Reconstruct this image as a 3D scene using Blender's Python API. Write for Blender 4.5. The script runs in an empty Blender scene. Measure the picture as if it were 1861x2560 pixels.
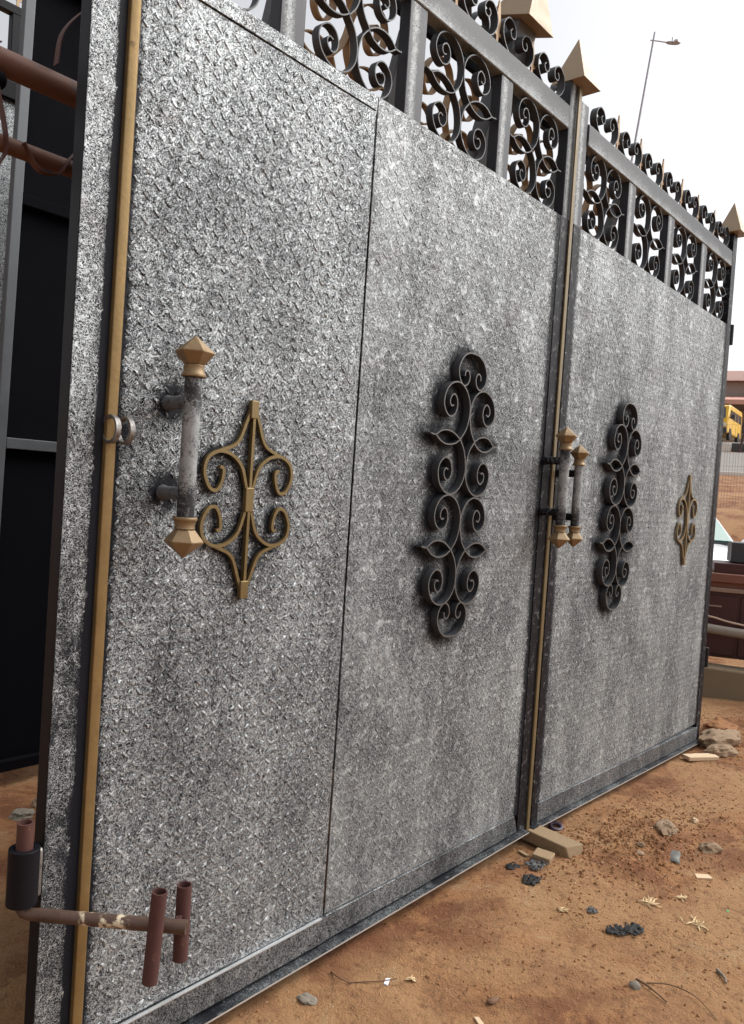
import bpy, bmesh, math, random
import numpy as np
from mathutils import Vector, Matrix, noise as mnoise
R = math.radians
random.seed(7)
rng = np.random.default_rng(11)
scene = bpy.context.scene
col = scene.collection

# ------------------------------------------------------------------ camera
yaw, pitch, roll = 0.70505, -0.02533, 0.06657
CAM = Vector((-0.8026, -1.5066, 1.3022))
fw = Vector((math.cos(yaw)*math.cos(pitch), math.sin(yaw)*math.cos(pitch), math.sin(pitch)))
rt = Vector((math.sin(yaw), -math.cos(yaw), 0)); up = rt.cross(fw)
r2 = rt*math.cos(roll)+up*math.sin(roll); u2 = -rt*math.sin(roll)+up*math.cos(roll)
cd = bpy.data.cameras.new('camera'); cam = bpy.data.objects.new('camera', cd); col.objects.link(cam)
cd.sensor_fit = 'VERTICAL'; cd.sensor_height = 24.0; cd.lens = 18.75
cd.clip_start = 0.02; cd.clip_end = 3000
M = Matrix((r2, u2, -fw)).transposed().to_4x4(); M.translation = CAM
cam.matrix_world = M
scene.camera = cam

# ------------------------------------------------------------------ sky, sun, exposure
SUN_EL, SUN_AZ = R(48), R(124)          # azimuth clockwise from +Y
w = bpy.data.worlds.new('World'); scene.world = w; w.use_nodes = True
nt = w.node_tree; nt.nodes.clear()
sky = nt.nodes.new('ShaderNodeTexSky'); sky.sky_type = 'NISHITA'; sky.sun_disc = False
sky.sun_elevation = SUN_EL; sky.sun_rotation = SUN_AZ
sky.air_density = 1.0; sky.dust_density = 5.0; sky.ozone_density = 1.0
hs = nt.nodes.new('ShaderNodeHueSaturation'); hs.inputs['Saturation'].default_value = 0.16
bg = nt.nodes.new('ShaderNodeBackground'); bg.inputs['Strength'].default_value = 0.15
wo = nt.nodes.new('ShaderNodeOutputWorld')
nt.links.new(sky.outputs[0], hs.inputs['Color']); nt.links.new(hs.outputs[0], bg.inputs[0]); nt.links.new(bg.outputs[0], wo.inputs[0])
sl = bpy.data.lights.new('sun', 'SUN'); sl.energy = 0.7; sl.angle = R(50); sl.color = (1, .965, .91)
sun = bpy.data.objects.new('sun', sl); col.objects.link(sun)
sd = Vector((math.sin(SUN_AZ)*math.cos(SUN_EL), math.cos(SUN_AZ)*math.cos(SUN_EL), math.sin(SUN_EL)))
sun.rotation_euler = (-sd).to_track_quat('-Z', 'Y').to_euler()
scene.view_settings.view_transform = 'Standard'; scene.view_settings.look = 'None'
scene.view_settings.exposure = 0.6; scene.view_settings.gamma = 1.0
scene.view_settings.use_curve_mapping = False
scene.cycles.max_bounces = 6

# ------------------------------------------------------------------ material helpers
class NT:
    def __init__(s, name):
        s.m = bpy.data.materials.new(name); s.m.use_nodes = True
        s.t = s.m.node_tree; s.b = s.t.nodes['Principled BSDF']
        s.tc = s.t.nodes.new('ShaderNodeTexCoord')
    def n(s, kind, **kw):
        x = s.t.nodes.new('ShaderNode'+kind)
        for k, v in kw.items(): setattr(x, k, v)
        return x
    def link(s, a, b): s.t.links.new(a, b)
    def put(s, sock, v):
        if isinstance(v, (int, float)): sock.default_value = v
        elif isinstance(v, tuple): sock.default_value = v if len(v) == len(sock.default_value) else v+(1,)
        else: s.link(v, sock)
    def math(s, op, a, b=0.0, c=None):
        x = s.n('Math', operation=op); s.put(x.inputs[0], a); s.put(x.inputs[1], b)
        if c is not None: s.put(x.inputs[2], c)
        return x.outputs[0]
    def rng(s, v, a, b, lo=0.0, hi=1.0, smooth=True):
        x = s.n('MapRange'); x.interpolation_type = 'SMOOTHSTEP' if smooth else 'LINEAR'
        s.put(x.inputs[0], v); x.inputs[1].default_value = a; x.inputs[2].default_value = b
        x.inputs[3].default_value = lo; x.inputs[4].default_value = hi
        return x.outputs[0]
    def noise(s, scale, detail=2, rough=.5, dist=0., off=(0, 0, 0), vec=None, stretch=(1, 1, 1)):
        mp = s.n('Mapping'); mp.inputs['Location'].default_value = off; mp.inputs['Scale'].default_value = stretch
        s.link(vec or s.tc.outputs['Object'], mp.inputs[0])
        x = s.n('TexNoise'); x.inputs['Scale'].default_value = scale; x.inputs['Detail'].default_value = detail
        x.inputs['Roughness'].default_value = rough; x.inputs['Distortion'].default_value = dist
        s.link(mp.outputs[0], x.inputs['Vector'])
        return x.outputs['Fac']
    def mix(s, f, a, b):
        x = s.n('Mix', data_type='RGBA'); s.put(x.inputs[0], f); s.put(x.inputs[6], a); s.put(x.inputs[7], b)
        return x.outputs[2]
    def bump(s, h, strength=.3, dist=.002):
        x = s.n('Bump'); x.inputs['Strength'].default_value = strength; x.inputs['Distance'].default_value = dist
        s.put(x.inputs['Height'], h); s.link(x.outputs[0], s.b.inputs['Normal'])
    def set(s, **kw):
        for k, v in kw.items(): s.put(s.b.inputs[k.replace('_', ' ')], v)
        return s.m
    def xyz(s):
        x = s.n('SeparateXYZ'); s.link(s.tc.outputs['Object'], x.inputs[0]); return x.outputs
    def squiggle(s, scales=(70, 105, 150), width=.055, dist=1.2):
        out = None
        for i, sc in enumerate(scales):
            f = s.noise(sc, 1.5, .5, dist, (3.1*i, 7.7*i, 1.3*i))
            l = s.rng(s.math('ABSOLUTE', s.math('SUBTRACT', f, .5)), 0.0, width, 1, 0)
            out = l if out is None else s.math('MAXIMUM', out, l)
        return out

def hammered(name, lo, hi, cover=1.0, silver=(.62, .66, .675), attr=True, sqw=.8, loww=1.35):
    """black paint with a scribbled silver top coat; 'spray' = black overspray plus painted ornament and lug shade"""
    k = NT(name)
    sq = k.squiggle((66, 102, 150), .038, 1.6)
    grain = k.noise(300, 2, .6, .0, (5, 5, 5))
    blot = k.noise(30, 2, .6, .8, (9, 2, 4))
    low = k.noise(3.4, 4, .62, .3, (1, 2, 3), stretch=(1.6, 1.6, .8))
    m = k.math('ADD', k.math('MULTIPLY', sq, sqw), k.math('MULTIPLY', grain, .40))
    m = k.math('ADD', m, k.math('MULTIPLY', k.rng(blot, .52, .74), .34))
    m = k.math('ADD', m, k.math('MULTIPLY', k.math('SUBTRACT', low, .5), loww))
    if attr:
        a = k.n('Attribute'); a.attribute_name = 'spray_shade'
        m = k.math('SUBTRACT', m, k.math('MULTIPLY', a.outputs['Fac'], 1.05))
    m = k.math('ADD', m, cover-1.0)
    f = k.rng(m, lo, hi)
    tint = k.mix(low, tuple(x*.80 for x in silver), silver)
    tint = k.mix(k.math('MULTIPLY', k.rng(k.noise(7, 3, .6, .5, (8, 1, 8)), .56, .72), .22), tint, (.40, .31, .27))
    c = k.mix(f, (.010, .011, .015), tint)
    k.bump(sq, .4, .0010)
    k.link(k.rng(f, 0, 1, .12, .45), k.b.inputs['Specular IOR Level'])
    return k.set(Base_Color=c, Metallic=k.math('MULTIPLY', f, .60), Roughness=k.rng(f, 0, 1, .48, .46))

def paint(name, base, rough=.5, metal=0., var=.25, scale=14, bump=.15, wear=None, wear_amt=.6, stretch=(1, 1, 1)):
    k = NT(name)
    n1 = k.noise(scale, 5, .65, .4, (2, 3, 5), stretch=stretch); n2 = k.noise(scale*7, 3, .6, .2, (7, 1, 2))
    d = tuple(x*(1-var) for x in base); l = tuple(min(1, x*(1+var)) for x in base)
    c = k.mix(k.math('ADD', k.math('MULTIPLY', n1, .7), k.math('MULTIPLY', n2, .3)), d, l)
    if wear:
        c = k.mix(k.math('MULTIPLY', k.rng(n1, wear_amt, wear_amt+.07), k.rng(n2, .4, .6)), c, wear)
    k.bump(n2, bump, .0015)
    return k.set(Base_Color=c, Metallic=metal, Roughness=k.rng(n1, .2, .8, max(.05, rough-.08), min(1, rough+.1)))

def m_flecked(name, dens):
    k = NT(name); g = k.squiggle((120, 190), .03)
    b = k.noise(34, 4, .7, .5, (2, 2, 9))
    f = k.math('MULTIPLY', g, k.rng(b, dens, dens+.12))
    k.bump(b, .2, .001)
    return (k.b.inputs['Specular IOR Level'].__setattr__('default_value', .18), k.set(Base_Color=k.mix(f, (.007, .007, .010), (.4, .41, .42)), Metallic=k.math('MULTIPLY', f, .5), Roughness=.5))[1]

MAT = {}
MAT['sheet'] = hammered('hammered_silver_sheet', .40, .72, cover=.915, loww=1.0)
MAT['fixed'] = hammered('hammered_grey_sheet', .10, .84, cover=1.04, silver=(.56, .595, .605), sqw=.50, loww=.60)
MAT['stile'] = hammered('hammered_silver_stile', .48, .64, cover=.87)
MAT['band'] = hammered('hammered_silver_band', .36, .80, cover=.93, silver=(.42, .44, .45))
MAT['flange'] = hammered('worn_flange_paint', .50, .85, cover=.72, silver=(.34, .37, .38), attr=False)
MAT['trim'] = hammered('hammered_silver_trim', .34, .62, cover=.96)
MAT['lane'] = m_flecked('flecked_black_paint', .535)
MAT['black'] = m_flecked('black_gate_paint', .66)
def railm():
    k = NT('sprayed_rail_paint'); z = k.xyz()[2]
    g = k.rng(z, 0, .085, 0, 1, False)
    n = k.math('ADD', k.math('MULTIPLY', k.noise(150, 2, .75, .3), .6), k.math('MULTIPLY', k.squiggle((110, 170), .045), .4)); l = k.noise(5, 3, .6, .3)
    f = k.rng(k.math('ADD', k.math('ADD', k.math('MULTIPLY', n, .8), k.math('MULTIPLY', g, -.75)), k.math('MULTIPLY', l, .8)), .42, .95)
    k.bump(n, .3, .0008)
    return k.set(Base_Color=k.mix(f, (.012, .014, .019), (.33, .355, .36)), Metallic=k.math('MULTIPLY', f, .3), Roughness=.5)
MAT['rail'] = railm()
def postm():
    k = NT('sprayed_post_paint'); x = k.xyz()[0]
    g = k.rng(k.math('ABSOLUTE', k.math('ADD', x, .012)), .002, .030, 1, 0)
    n = k.math('ADD', k.math('MULTIPLY', k.noise(140, 2, .75, .3), .55), k.math('MULTIPLY', k.squiggle((110, 170), .045), .5)); l = k.noise(28, 4, .7, .4)
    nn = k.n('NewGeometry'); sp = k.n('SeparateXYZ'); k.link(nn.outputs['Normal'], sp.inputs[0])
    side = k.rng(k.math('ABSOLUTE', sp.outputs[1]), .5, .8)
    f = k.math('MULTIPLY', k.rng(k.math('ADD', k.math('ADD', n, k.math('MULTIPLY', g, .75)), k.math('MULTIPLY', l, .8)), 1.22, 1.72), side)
    k.bump(n, .3, .0008)
    return k.set(Base_Color=k.mix(f, (.018, .020, .027), (.34, .365, .365)), Metallic=k.math('MULTIPLY', f, .3), Roughness=.48)
MAT['post'] = postm()
MAT['scroll'] = paint('dark_scroll_strap', (.052, .055, .061), .45, .15, .4, 20, .2, (.16, .10, .07), .66)
MAT['scroll_edge'] = paint('worn_lit_strap_edge', (.13, .125, .12), .45, .4, .4, 30, .2, (.03, .03, .03), .60)  # worn front rims, colour lightened further for the light they catch
MAT['gold'] = paint('gold_paint', (.275, .185, .078), .42, .55, .40, 16, .5, (.09, .055, .02), .63)
MAT['gold_dull'] = paint('dull_gold_paint', (.25, .185, .10), .45, .4, .3, 26, .3, (.04, .035, .03), .62)
MAT['copper'] = paint('copper_gold_paint', (.26, .18, .095), .48, .4, .35, 40, .4, (.10, .05, .028), .60)
MAT['gold_orn'] = paint('ornament_gold_paint', (.20, .145, .065), .38, .6, .25, 30, .3, (.05, .04, .03), .64)
MAT['gold_mid'] = paint('olive_gold_paint', (.165, .125, .062), .45, .4, .2, 14, .3, (.05, .04, .03), .66)
MAT['tan'] = paint('tan_gold_strap', (.42, .29, .17), .5, .2, .2, 18, .2, (.10, .08, .07), .66)
MAT['cap'] = paint('tan_cap_paint', (.40, .31, .21), .5, .2, .28, 18, .4, (.12, .07, .04), .63)
MAT['rust'] = paint('red_oxide_pipe', (.085, .033, .026), .66, .1, .3, 22, .3, (.22, .10, .05), .60)
MAT['rust_lt'] = paint('orange_rust_pipe', (.17, .082, .055), .62, .15, .35, 16, .3, (.12, .10, .10), .56)
MAT['primer'] = paint('red_oxide_lug', (.075, .027, .023), .8, .0, .4, 40, .8, (.12, .06, .04), .60)
MAT['dark'] = paint('dark_back_sheet', (.004, .004, .006), .95, .0, .3, 6, .2)
MAT['dark'].node_tree.nodes['Principled BSDF'].inputs['Specular IOR Level'].default_value = .08
MAT['dark_edge'] = paint('grey_edge', (.12, .13, .14), .5, .3, .25, 8, .2)
MAT['wood'] = paint('raw_wood', (.29, .20, .112), .85, 0, .45, 22, .8, (.13, .095, .065), .58, (7, 1, 7))
MAT['pale_wood'] = paint('pale_wood', (.62, .46, .30), .8, 0, .15, 20, .3)
MAT['stone'] = paint('dusty_stone', (.27, .185, .115), .95, 0, .35, 30, 1.0)
MAT['grey_stone'] = paint('grey_stone', (.22, .19, .15), .9, 0, .3, 30, .5)
MAT['plastic'] = paint('black_plastic_scrap', (.007, .007, .009), .75, 0, .5, 40, .4)
MAT['grey_plastic'] = paint('grey_plastic_scrap', (.05, .05, .054), .5, 0, .4, 60, .4)
MAT['husk'] = paint('dry_husk', (.62, .45, .25), .8, 0, .25, 60, .4)
MAT['twig'] = paint('brown_twig', (.16, .085, .045), .8, 0, .3, 60, .3)
MAT['purple'] = paint('purple_rubber', (.055, .035, .06), .5, 0, .3, 60, .2)
MAT['steel'] = paint('bright_scrap_steel', (.13, .13, .12), .5, .4, .3, 50, .3)
MAT['bright'] = paint('edge_highlight_paint', (.62, .64, .65), .35, .6, .3, 50, .2)
MAT['pale_edge'] = paint('pale_flange_edge', (.42, .37, .33), .7, .1, .3, 40, .2)  # thin pale line along the lower front edge of the flanges
MAT['weld'] = paint('burnt_weld_steel', (.30, .29, .28), .32, .7, .5, 90, .6, (.05, .03, .03), .52)
MAT['concrete'] = paint('stained_concrete', (.22, .165, .105), .9, 0, .25, 6, .5, (.16, .14, .07), .62)
MAT['maroon'] = paint('maroon_steel', (.060, .018, .018), .42, .1, .25, 5, .15)
MAT['redbrown'] = paint('red_brown_ledge', (.21, .085, .055), .6, 0, .25, 7, .3)
MAT['pinkish'] = paint('faded_ledge', (.33, .22, .17), .7, 0, .2, 7, .3)
MAT['charcoal'] = paint('charcoal_box', (.050, .052, .058), .5, .1, .2, 8, .2)
MAT['pipe_grey'] = paint('grey_pipe', (.28, .25, .21), .6, 0, .2, 9, .2)
MAT['cable'] = paint('pale_cable', (.50, .36, .28), .6, 0, .1, 9, .1)
MAT['car'] = paint('white_car_paint', (.80, .80, .82), .18, 0, .03, 5, 0)
MAT['van'] = paint('yellow_van_paint', (.80, .46, .035), .32, 0, .12, 3, .05)
MAT['rubber'] = paint('tyre_rubber', (.02, .02, .02), .8, 0, .2, 9, .2)
MAT['trimdark'] = paint('dark_trim', (.035, .035, .04), .5, 0, .2, 9, .1)
MAT['bwall'] = paint('grey_render', (.33, .29, .26), .9, 0, .12, .6, .2)
MAT['bbeige'] = paint('beige_render', (.60, .46, .33), .9, 0, .12, .6, .2)
MAT['bwhite'] = paint('white_render', (.78, .76, .70), .8, 0, .06, .6, .2)
MAT['broof'] = paint('brown_roof_sheet', (.30, .165, .13), .7, 0, .2, .8, .2)
MAT['awning'] = paint('salmon_awning', (.62, .33, .26), .7, 0, .1, .7, .2)
MAT['lamp'] = paint('galvanised_lamp', (.42, .43, .48), .5, .2, .15, 3, .1)
MAT['wire'] = paint('rusty_wire', (.12, .09, .07), .6, .3, .2, 3, .1)
MAT['post_brown'] = paint('dark_fence_post', (.075, .045, .04), .8, 0, .3, 5, .3)
MAT['cloth'] = paint('dark_clothes', (.035, .04, .055), .9, 0, .3, 6, .2)
MAT['skin'] = paint('skin', (.10, .055, .035), .6, 0, .1, 6, .1)
MAT['leaf'] = paint('green_scrap', (.10, .30, .10), .6, 0, .2, 60, .2)
MAT['lampglass'] = paint('lamp_glass', (.75, .76, .8), .2, 0, .05, 6, 0)
k = NT('tinted_glass'); MAT['glass'] = k.set(Base_Color=(.15, .30, .26), Roughness=.08, Metallic=.0)
k.b.inputs['Specular IOR Level'].default_value = 1.0
k = NT('van_glass'); MAT['vglass'] = k.set(Base_Color=(.07, .085, .10), Roughness=.1)
k = NT('plain_far_asphalt'); n = k.noise(1.2, 4, .6, .3); MAT['asphalt'] = k.set(Base_Color=k.mix(n, (.20, .18, .165), (.27, .245, .22)), Roughness=.9)
def handlem():
    k = NT('scraped_handle_paint')
    p = k.noise(24, 4, .7, .6, (1, 6, 2)); sq = k.squiggle((95, 150, 230), .05); z = k.xyz()[2]
    g = k.noise(150, 3, .75, .3)
    e = k.rng(k.math('ABSOLUTE', k.math('SUBTRACT', z, .155)), .03, .13, .22, .72)
    e = k.math('ADD', e, k.math('MULTIPLY', k.math('SUBTRACT', p, .5), 1.6))
    f = k.rng(k.math('ADD', k.math('MULTIPLY', e, .75), k.math('ADD', k.math('MULTIPLY', sq, .35), k.math('MULTIPLY', g, .45))), .62, .86)
    k.bump(f, .35, .001)
    return k.set(Base_Color=k.mix(f, k.mix(k.noise(60, 3, .6, .2), (.24, .255, .26), (.39, .405, .405)), (.02, .02, .024)), Metallic=.25, Roughness=.48)
MAT['handle'] = handlem()
def rodm():
    k = NT('rust_rod'); n = k.noise(30, 4, .7, .5); y = k.xyz()[2]
    b = k.rng(k.math('ABSOLUTE', k.math('SUBTRACT', y, .155)), .035, .06, 1, 0)
    f = k.math('MULTIPLY', b, k.rng(n, .50, .58)); k.bump(n, .4, .002)
    c = k.mix(n, (.055, .034, .027), (.155, .092, .065))
    return k.set(Base_Color=k.mix(f, c, (.70, .60, .42)), Metallic=.25, Roughness=.55)
MAT['rod'] = rodm()
MAT['mount'] = paint('speckled_grey_mount', (.13, .135, .14), .5, .2, .6, 60, .4, (.02, .02, .025), .52)
def groundm():
    k = NT('laterite_soil')
    a = k.noise(1.1, 5, .6, .4, (3, 1, 0)); b = k.noise(4.5, 6, .65, .8, (1, 9, 0)); c = k.noise(38, 5, .7, .3); d = k.noise(160, 3, .7, 0)
    col1 = k.mix(k.rng(b, .43, .57), (.18, .066, .024), (.325, .150, .058))
    col1 = k.mix(k.rng(a, .44, .62), col1, (.375, .205, .092))
    col1 = k.mix(k.math('MULTIPLY', k.rng(b, .56, .70), k.rng(c, .35, .7)), col1, (.38, .265, .15))
    col1 = k.mix(k.math('MULTIPLY', k.rng(c, .50, .32), .55), col1, (.125, .046, .019))
    col1 = k.mix(k.math('MULTIPLY', k.rng(d, .64, .74), .5), col1, (.55, .40, .26))
    h = k.math('ADD', k.math('MULTIPLY', c, .8), k.math('MULTIPLY', d, .4))
    k.bump(h, 1.0, .018)
    return k.set(Base_Color=col1, Roughness=.95)
MAT['soil'] = groundm()
MAT['clod'] = paint('soil_clod', (.265, .120, .048), .95, 0, .35, 5, .5)
MAT['clod2'] = paint('pale_grit', (.50, .36, .23), .9, 0, .3, 12, .4)

# ------------------------------------------------------------------ mesh helpers
class MB:
    def __init__(s): s.v = []; s.f = []
    def add(s, v, f):
        o = len(s.v); s.v += [tuple(p) for p in v]; s.f += [tuple(i+o for i in q) for q in f]; return s
    def box(s, x0, x1, y0, y1, z0, z1):
        return s.add([(x0, y0, z0), (x1, y0, z0), (x1, y1, z0), (x0, y1, z0), (x0, y0, z1), (x1, y0, z1), (x1, y1, z1), (x0, y1, z1)],
                     [(0, 3, 2, 1), (4, 5, 6, 7), (0, 1, 5, 4), (1, 2, 6, 5), (2, 3, 7, 6), (3, 0, 4, 7)])
    def hexa(s, a, b):       # two quads, bottom a and top b
        return s.add(list(a)+list(b), [(3, 2, 1, 0), (4, 5, 6, 7), (0, 1, 5, 4), (1, 2, 6, 5), (2, 3, 7, 6), (3, 0, 4, 7)])
    def tube(s, path, rad, n=14, hollow=0.):
        path = [Vector(p) for p in path]; m = len(path)
        rad = [rad]*m if isinstance(rad, (int, float)) else rad
        ring = []; prev = None
        for i, p in enumerate(path):
            t = (path[min(i+1, m-1)]-path[max(i-1, 0)]).normalized()
            if prev is None:
                a = Vector((0, 0, 1)) if abs(t.z) < .9 else Vector((1, 0, 0)); e = t.cross(a).normalized()
            else: e = (prev-t*prev.dot(t)).normalized()
            prev = e; g = t.cross(e)
            ring.append([p+(e*math.cos(2*math.pi*j/n)+g*math.sin(2*math.pi*j/n))*rad[i] for j in range(n)])
        v = [q for r in ring for q in r]
        f = [(i*n+j, i*n+(j+1) % n, (i+1)*n+(j+1) % n, (i+1)*n+j) for i in range(m-1) for j in range(n)]
        if not hollow:
            f += [tuple(range(n-1, -1, -1)), tuple((m-1)*n+j for j in range(n))]
        else:
            o = len(v)
            for i in range(m): v += [path[i]+(q-path[i])*hollow for q in ring[i]]
            f += [(o+i*n+(j+1) % n, o+i*n+j, o+(i+1)*n+j, o+(i+1)*n+(j+1) % n) for i in range(m-1) for j in range(n)]
            f += [(j, o+j, o+(j+1) % n, (j+1) % n) for j in range(n)]
            e = (m-1)*n
            f += [(e+(j+1) % n, o+e+(j+1) % n, o+e+j, e+j) for j in range(n)]
        return s.add(v, f)
    def lathe(s, prof, c=(0, 0, 0), n=16, ang0=0.):
        v = []; f = []
        for r, z in prof:
            for j in range(n):
                a = ang0+2*math.pi*j/n; v.append((c[0]+r*math.cos(a), c[1]+r*math.sin(a), c[2]+z))
        for i in range(len(prof)-1):
            for j in range(n): f.append((i*n+j, i*n+(j+1) % n, (i+1)*n+(j+1) % n, (i+1)*n+j))
        f += [tuple(range(n-1, -1, -1)), tuple((len(prof)-1)*n+j for j in range(n))]
        return s.add(v, f)
    def ribbon(s, pts, t, y0, y1):     # flat bar on edge following pts in the x-z plane
        P = [Vector((p[0], p[1])) for p in pts]; m = len(P); v = []; f = []
        for i, p in enumerate(P):
            d = (P[min(i+1, m-1)]-P[max(i-1, 0)]).normalized(); nn = Vector((-d.y, d.x))*t/2
            for q, y in ((p+nn, y0), (p+nn, y1), (p-nn, y1), (p-nn, y0)): v.append((q.x, y, q.y))
        for i in range(m-1):
            for j in range(4): f.append((i*4+j, i*4+(j+1) % 4, (i+1)*4+(j+1) % 4, (i+1)*4+j))
        f += [(3, 2, 1, 0), tuple((m-1)*4+j for j in range(4))]
        return s.add(v, f)
    def prism(s, poly, x0, x1, ax='x'):  # polygon extruded along ax
        m = len(poly); mk = {'x': lambda a, b, c: (a, b, c), 'y': lambda a, b, c: (b, a, c), 'z': lambda a, b, c: (b, c, a)}[ax]
        v = [mk(x0, p[0], p[1]) for p in poly]+[mk(x1, p[0], p[1]) for p in poly]
        f = [tuple(range(m-1, -1, -1)), tuple(range(m, 2*m))]+[(i, (i+1) % m, m+(i+1) % m, m+i) for i in range(m)]
        return s.add(v, f)
    def rock(s, c, r, seed, sub=2, squash=(1, 1, 1), amp=.35, rz=0.):
        bm = bmesh.new(); bmesh.ops.create_icosphere(bm, subdivisions=sub, radius=1)
        for q in bm.verts:
            n = mnoise.noise(q.co*1.3+Vector((seed*7.1, seed*3.3, 0)))*amp+mnoise.noise(q.co*3.1+Vector((seed, 0, seed*5)))*amp*.6+mnoise.noise(q.co*7.3+Vector((0, seed, seed*5)))*amp*.3
            q.co *= (1+n)
        ca, sa = math.cos(rz), math.sin(rz); v = []
        for q in bm.verts:
            x, y, z = q.co.x*squash[0]*r, q.co.y*squash[1]*r, q.co.z*squash[2]*r
            v.append((c[0]+x*ca-y*sa, c[1]+x*sa+y*ca, c[2]+z))
        f = [tuple(q.index for q in g.verts) for g in bm.faces]; bm.free()
        return s.add(v, f)
    def mesh(s, name, sharp=35):
        me = bpy.data.meshes.new(name); me.from_pydata(s.v, [], s.f)
        bm = bmesh.new(); bm.from_mesh(me); bmesh.ops.recalc_face_normals(bm, faces=bm.faces); bm.to_mesh(me); bm.free()
        me.polygons.foreach_set('use_smooth', [True]*len(me.polygons)); me.set_sharp_from_angle(angle=R(sharp)); me.update()
        return me
    def build(s, name, mat, parent=None, loc=None, bevel=0., sharp=35):
        return put(name, s.mesh(name, sharp), mat, parent, loc, bevel)
def put(name, me, mat, parent=None, loc=None, bevel=0.):
    if mat and not me.materials: me.materials.append(MAT[mat] if isinstance(mat, str) else mat)
    o = bpy.data.objects.new(name, me); col.objects.link(o)
    if parent: o.parent = parent
    if loc is not None: o.location = loc
    if bevel:
        b = o.modifiers.new('bevel', 'BEVEL'); b.width = bevel; b.segments = 2; b.limit_method = 'ANGLE'; b.angle_limit = R(40)
    return o
def empty(name, loc=(0, 0, 0), parent=None):
    o = bpy.data.objects.new(name, None); col.objects.link(o); o.location = loc; o.empty_display_size = .1
    if parent: o.parent = parent
    return o
def tag(o, label=None, cat=None, group=None, kind=None):
    if label: o['label'] = label
    if cat: o['category'] = cat
    if group: o['group'] = group
    if kind: o['kind'] = kind
    return o
def spline(pts, k=7, closed=False):
    P = [np.array(p, float) for p in pts]; out = []
    for i in range(len(P)-1):
        a = P[i-1] if i > 0 else 2*P[0]-P[1]; b, c = P[i], P[i+1]; d = P[i+2] if i+2 < len(P) else 2*P[-1]-P[-2]
        for j in range(k):
            t = j/k
            out.append(.5*((2*b)+(-a+c)*t+(2*a-5*b+4*c-d)*t*t+(-a+3*b-3*c+d)*t**3))
    out.append(P[-1]); return out

# ------------------------------------------------------------------ ground
BD = np.array([math.cos(R(15.9)), math.sin(R(15.9))])         # towards the road
PROF = np.array([(-4000, -.04), (11.2, -.04), (12.4, .40), (14.3, 1.2), (17.6, 1.55), (28.6, 2.6), (39.6, 4.1), (48.4, 5.3), (68, 7.0), (110, 8.5), (440, 10), (4000, 10)])
def prof(x, y):
    p = (x-CAM.x)*BD[0]+(y-CAM.y)*BD[1]
    return float(np.interp(p, PROF[:, 0], PROF[:, 1]))
def gz(x, y):
    z = prof(x, y)
    if -3 < x < 9 and -4 < y < 4:
        v = Vector((x*2.1, y*2.1, .3)); z += mnoise.noise(v)*.020+mnoise.noise(v*2.3)*.012*(y < -.12)*min(1, (-.12-y)*6)+mnoise.noise(v*3.7)*.007+mnoise.noise(v*11)*.0035
        d = math.hypot((x-2.33)/.55, (y+.33)/.28); z += .030*math.exp(-d*d)*(1+.5*mnoise.noise(v*9))
        n = mnoise.noise(v*24); z += .0030*n*math.exp(-d*d*.5)
        if y > -.10 and x < 4.3 and y < .12: z -= .006
    return z
def axis(a, b, st, far):
    g = list(np.arange(a, b+1e-6, st)); o = [a]; s = st; lo = []
    while lo == [] or lo[-1] > -far: s *= 1.35; o.append(o[-1]-s); lo.append(o[-1])
    hi = [b]; s = st
    while hi[-1] < far: s *= 1.35; hi.append(hi[-1]+s)
    return np.array(sorted(lo)+g+hi[1:])
xs = axis(-.6, 5.4, .026, 1500); ys = axis(-1.6, 2.1, .026, 1500)
xs = np.array(sorted(set(list(xs)+list(np.arange(9, 70, 1.0))))); ys = np.array(sorted(set(list(ys)+list(np.arange(3, 24, 1.0)))))
gv = [(x, y, gz(x, y)) for y in ys for x in xs]; nx = len(xs)
gf = [(j*nx+i, j*nx+i+1, (j+1)*nx+i+1, (j+1)*nx+i) for j in range(len(ys)-1) for i in range(nx-1)]
me = bpy.data.meshes.new('ground'); me.from_pydata(gv, [], gf); me.polygons.foreach_set('use_smooth', [True]*len(gf))
tag(put('ground', me, 'soil'), 'orange laterite soil with scattered grit under the gate', None, None, 'structure')

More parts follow.
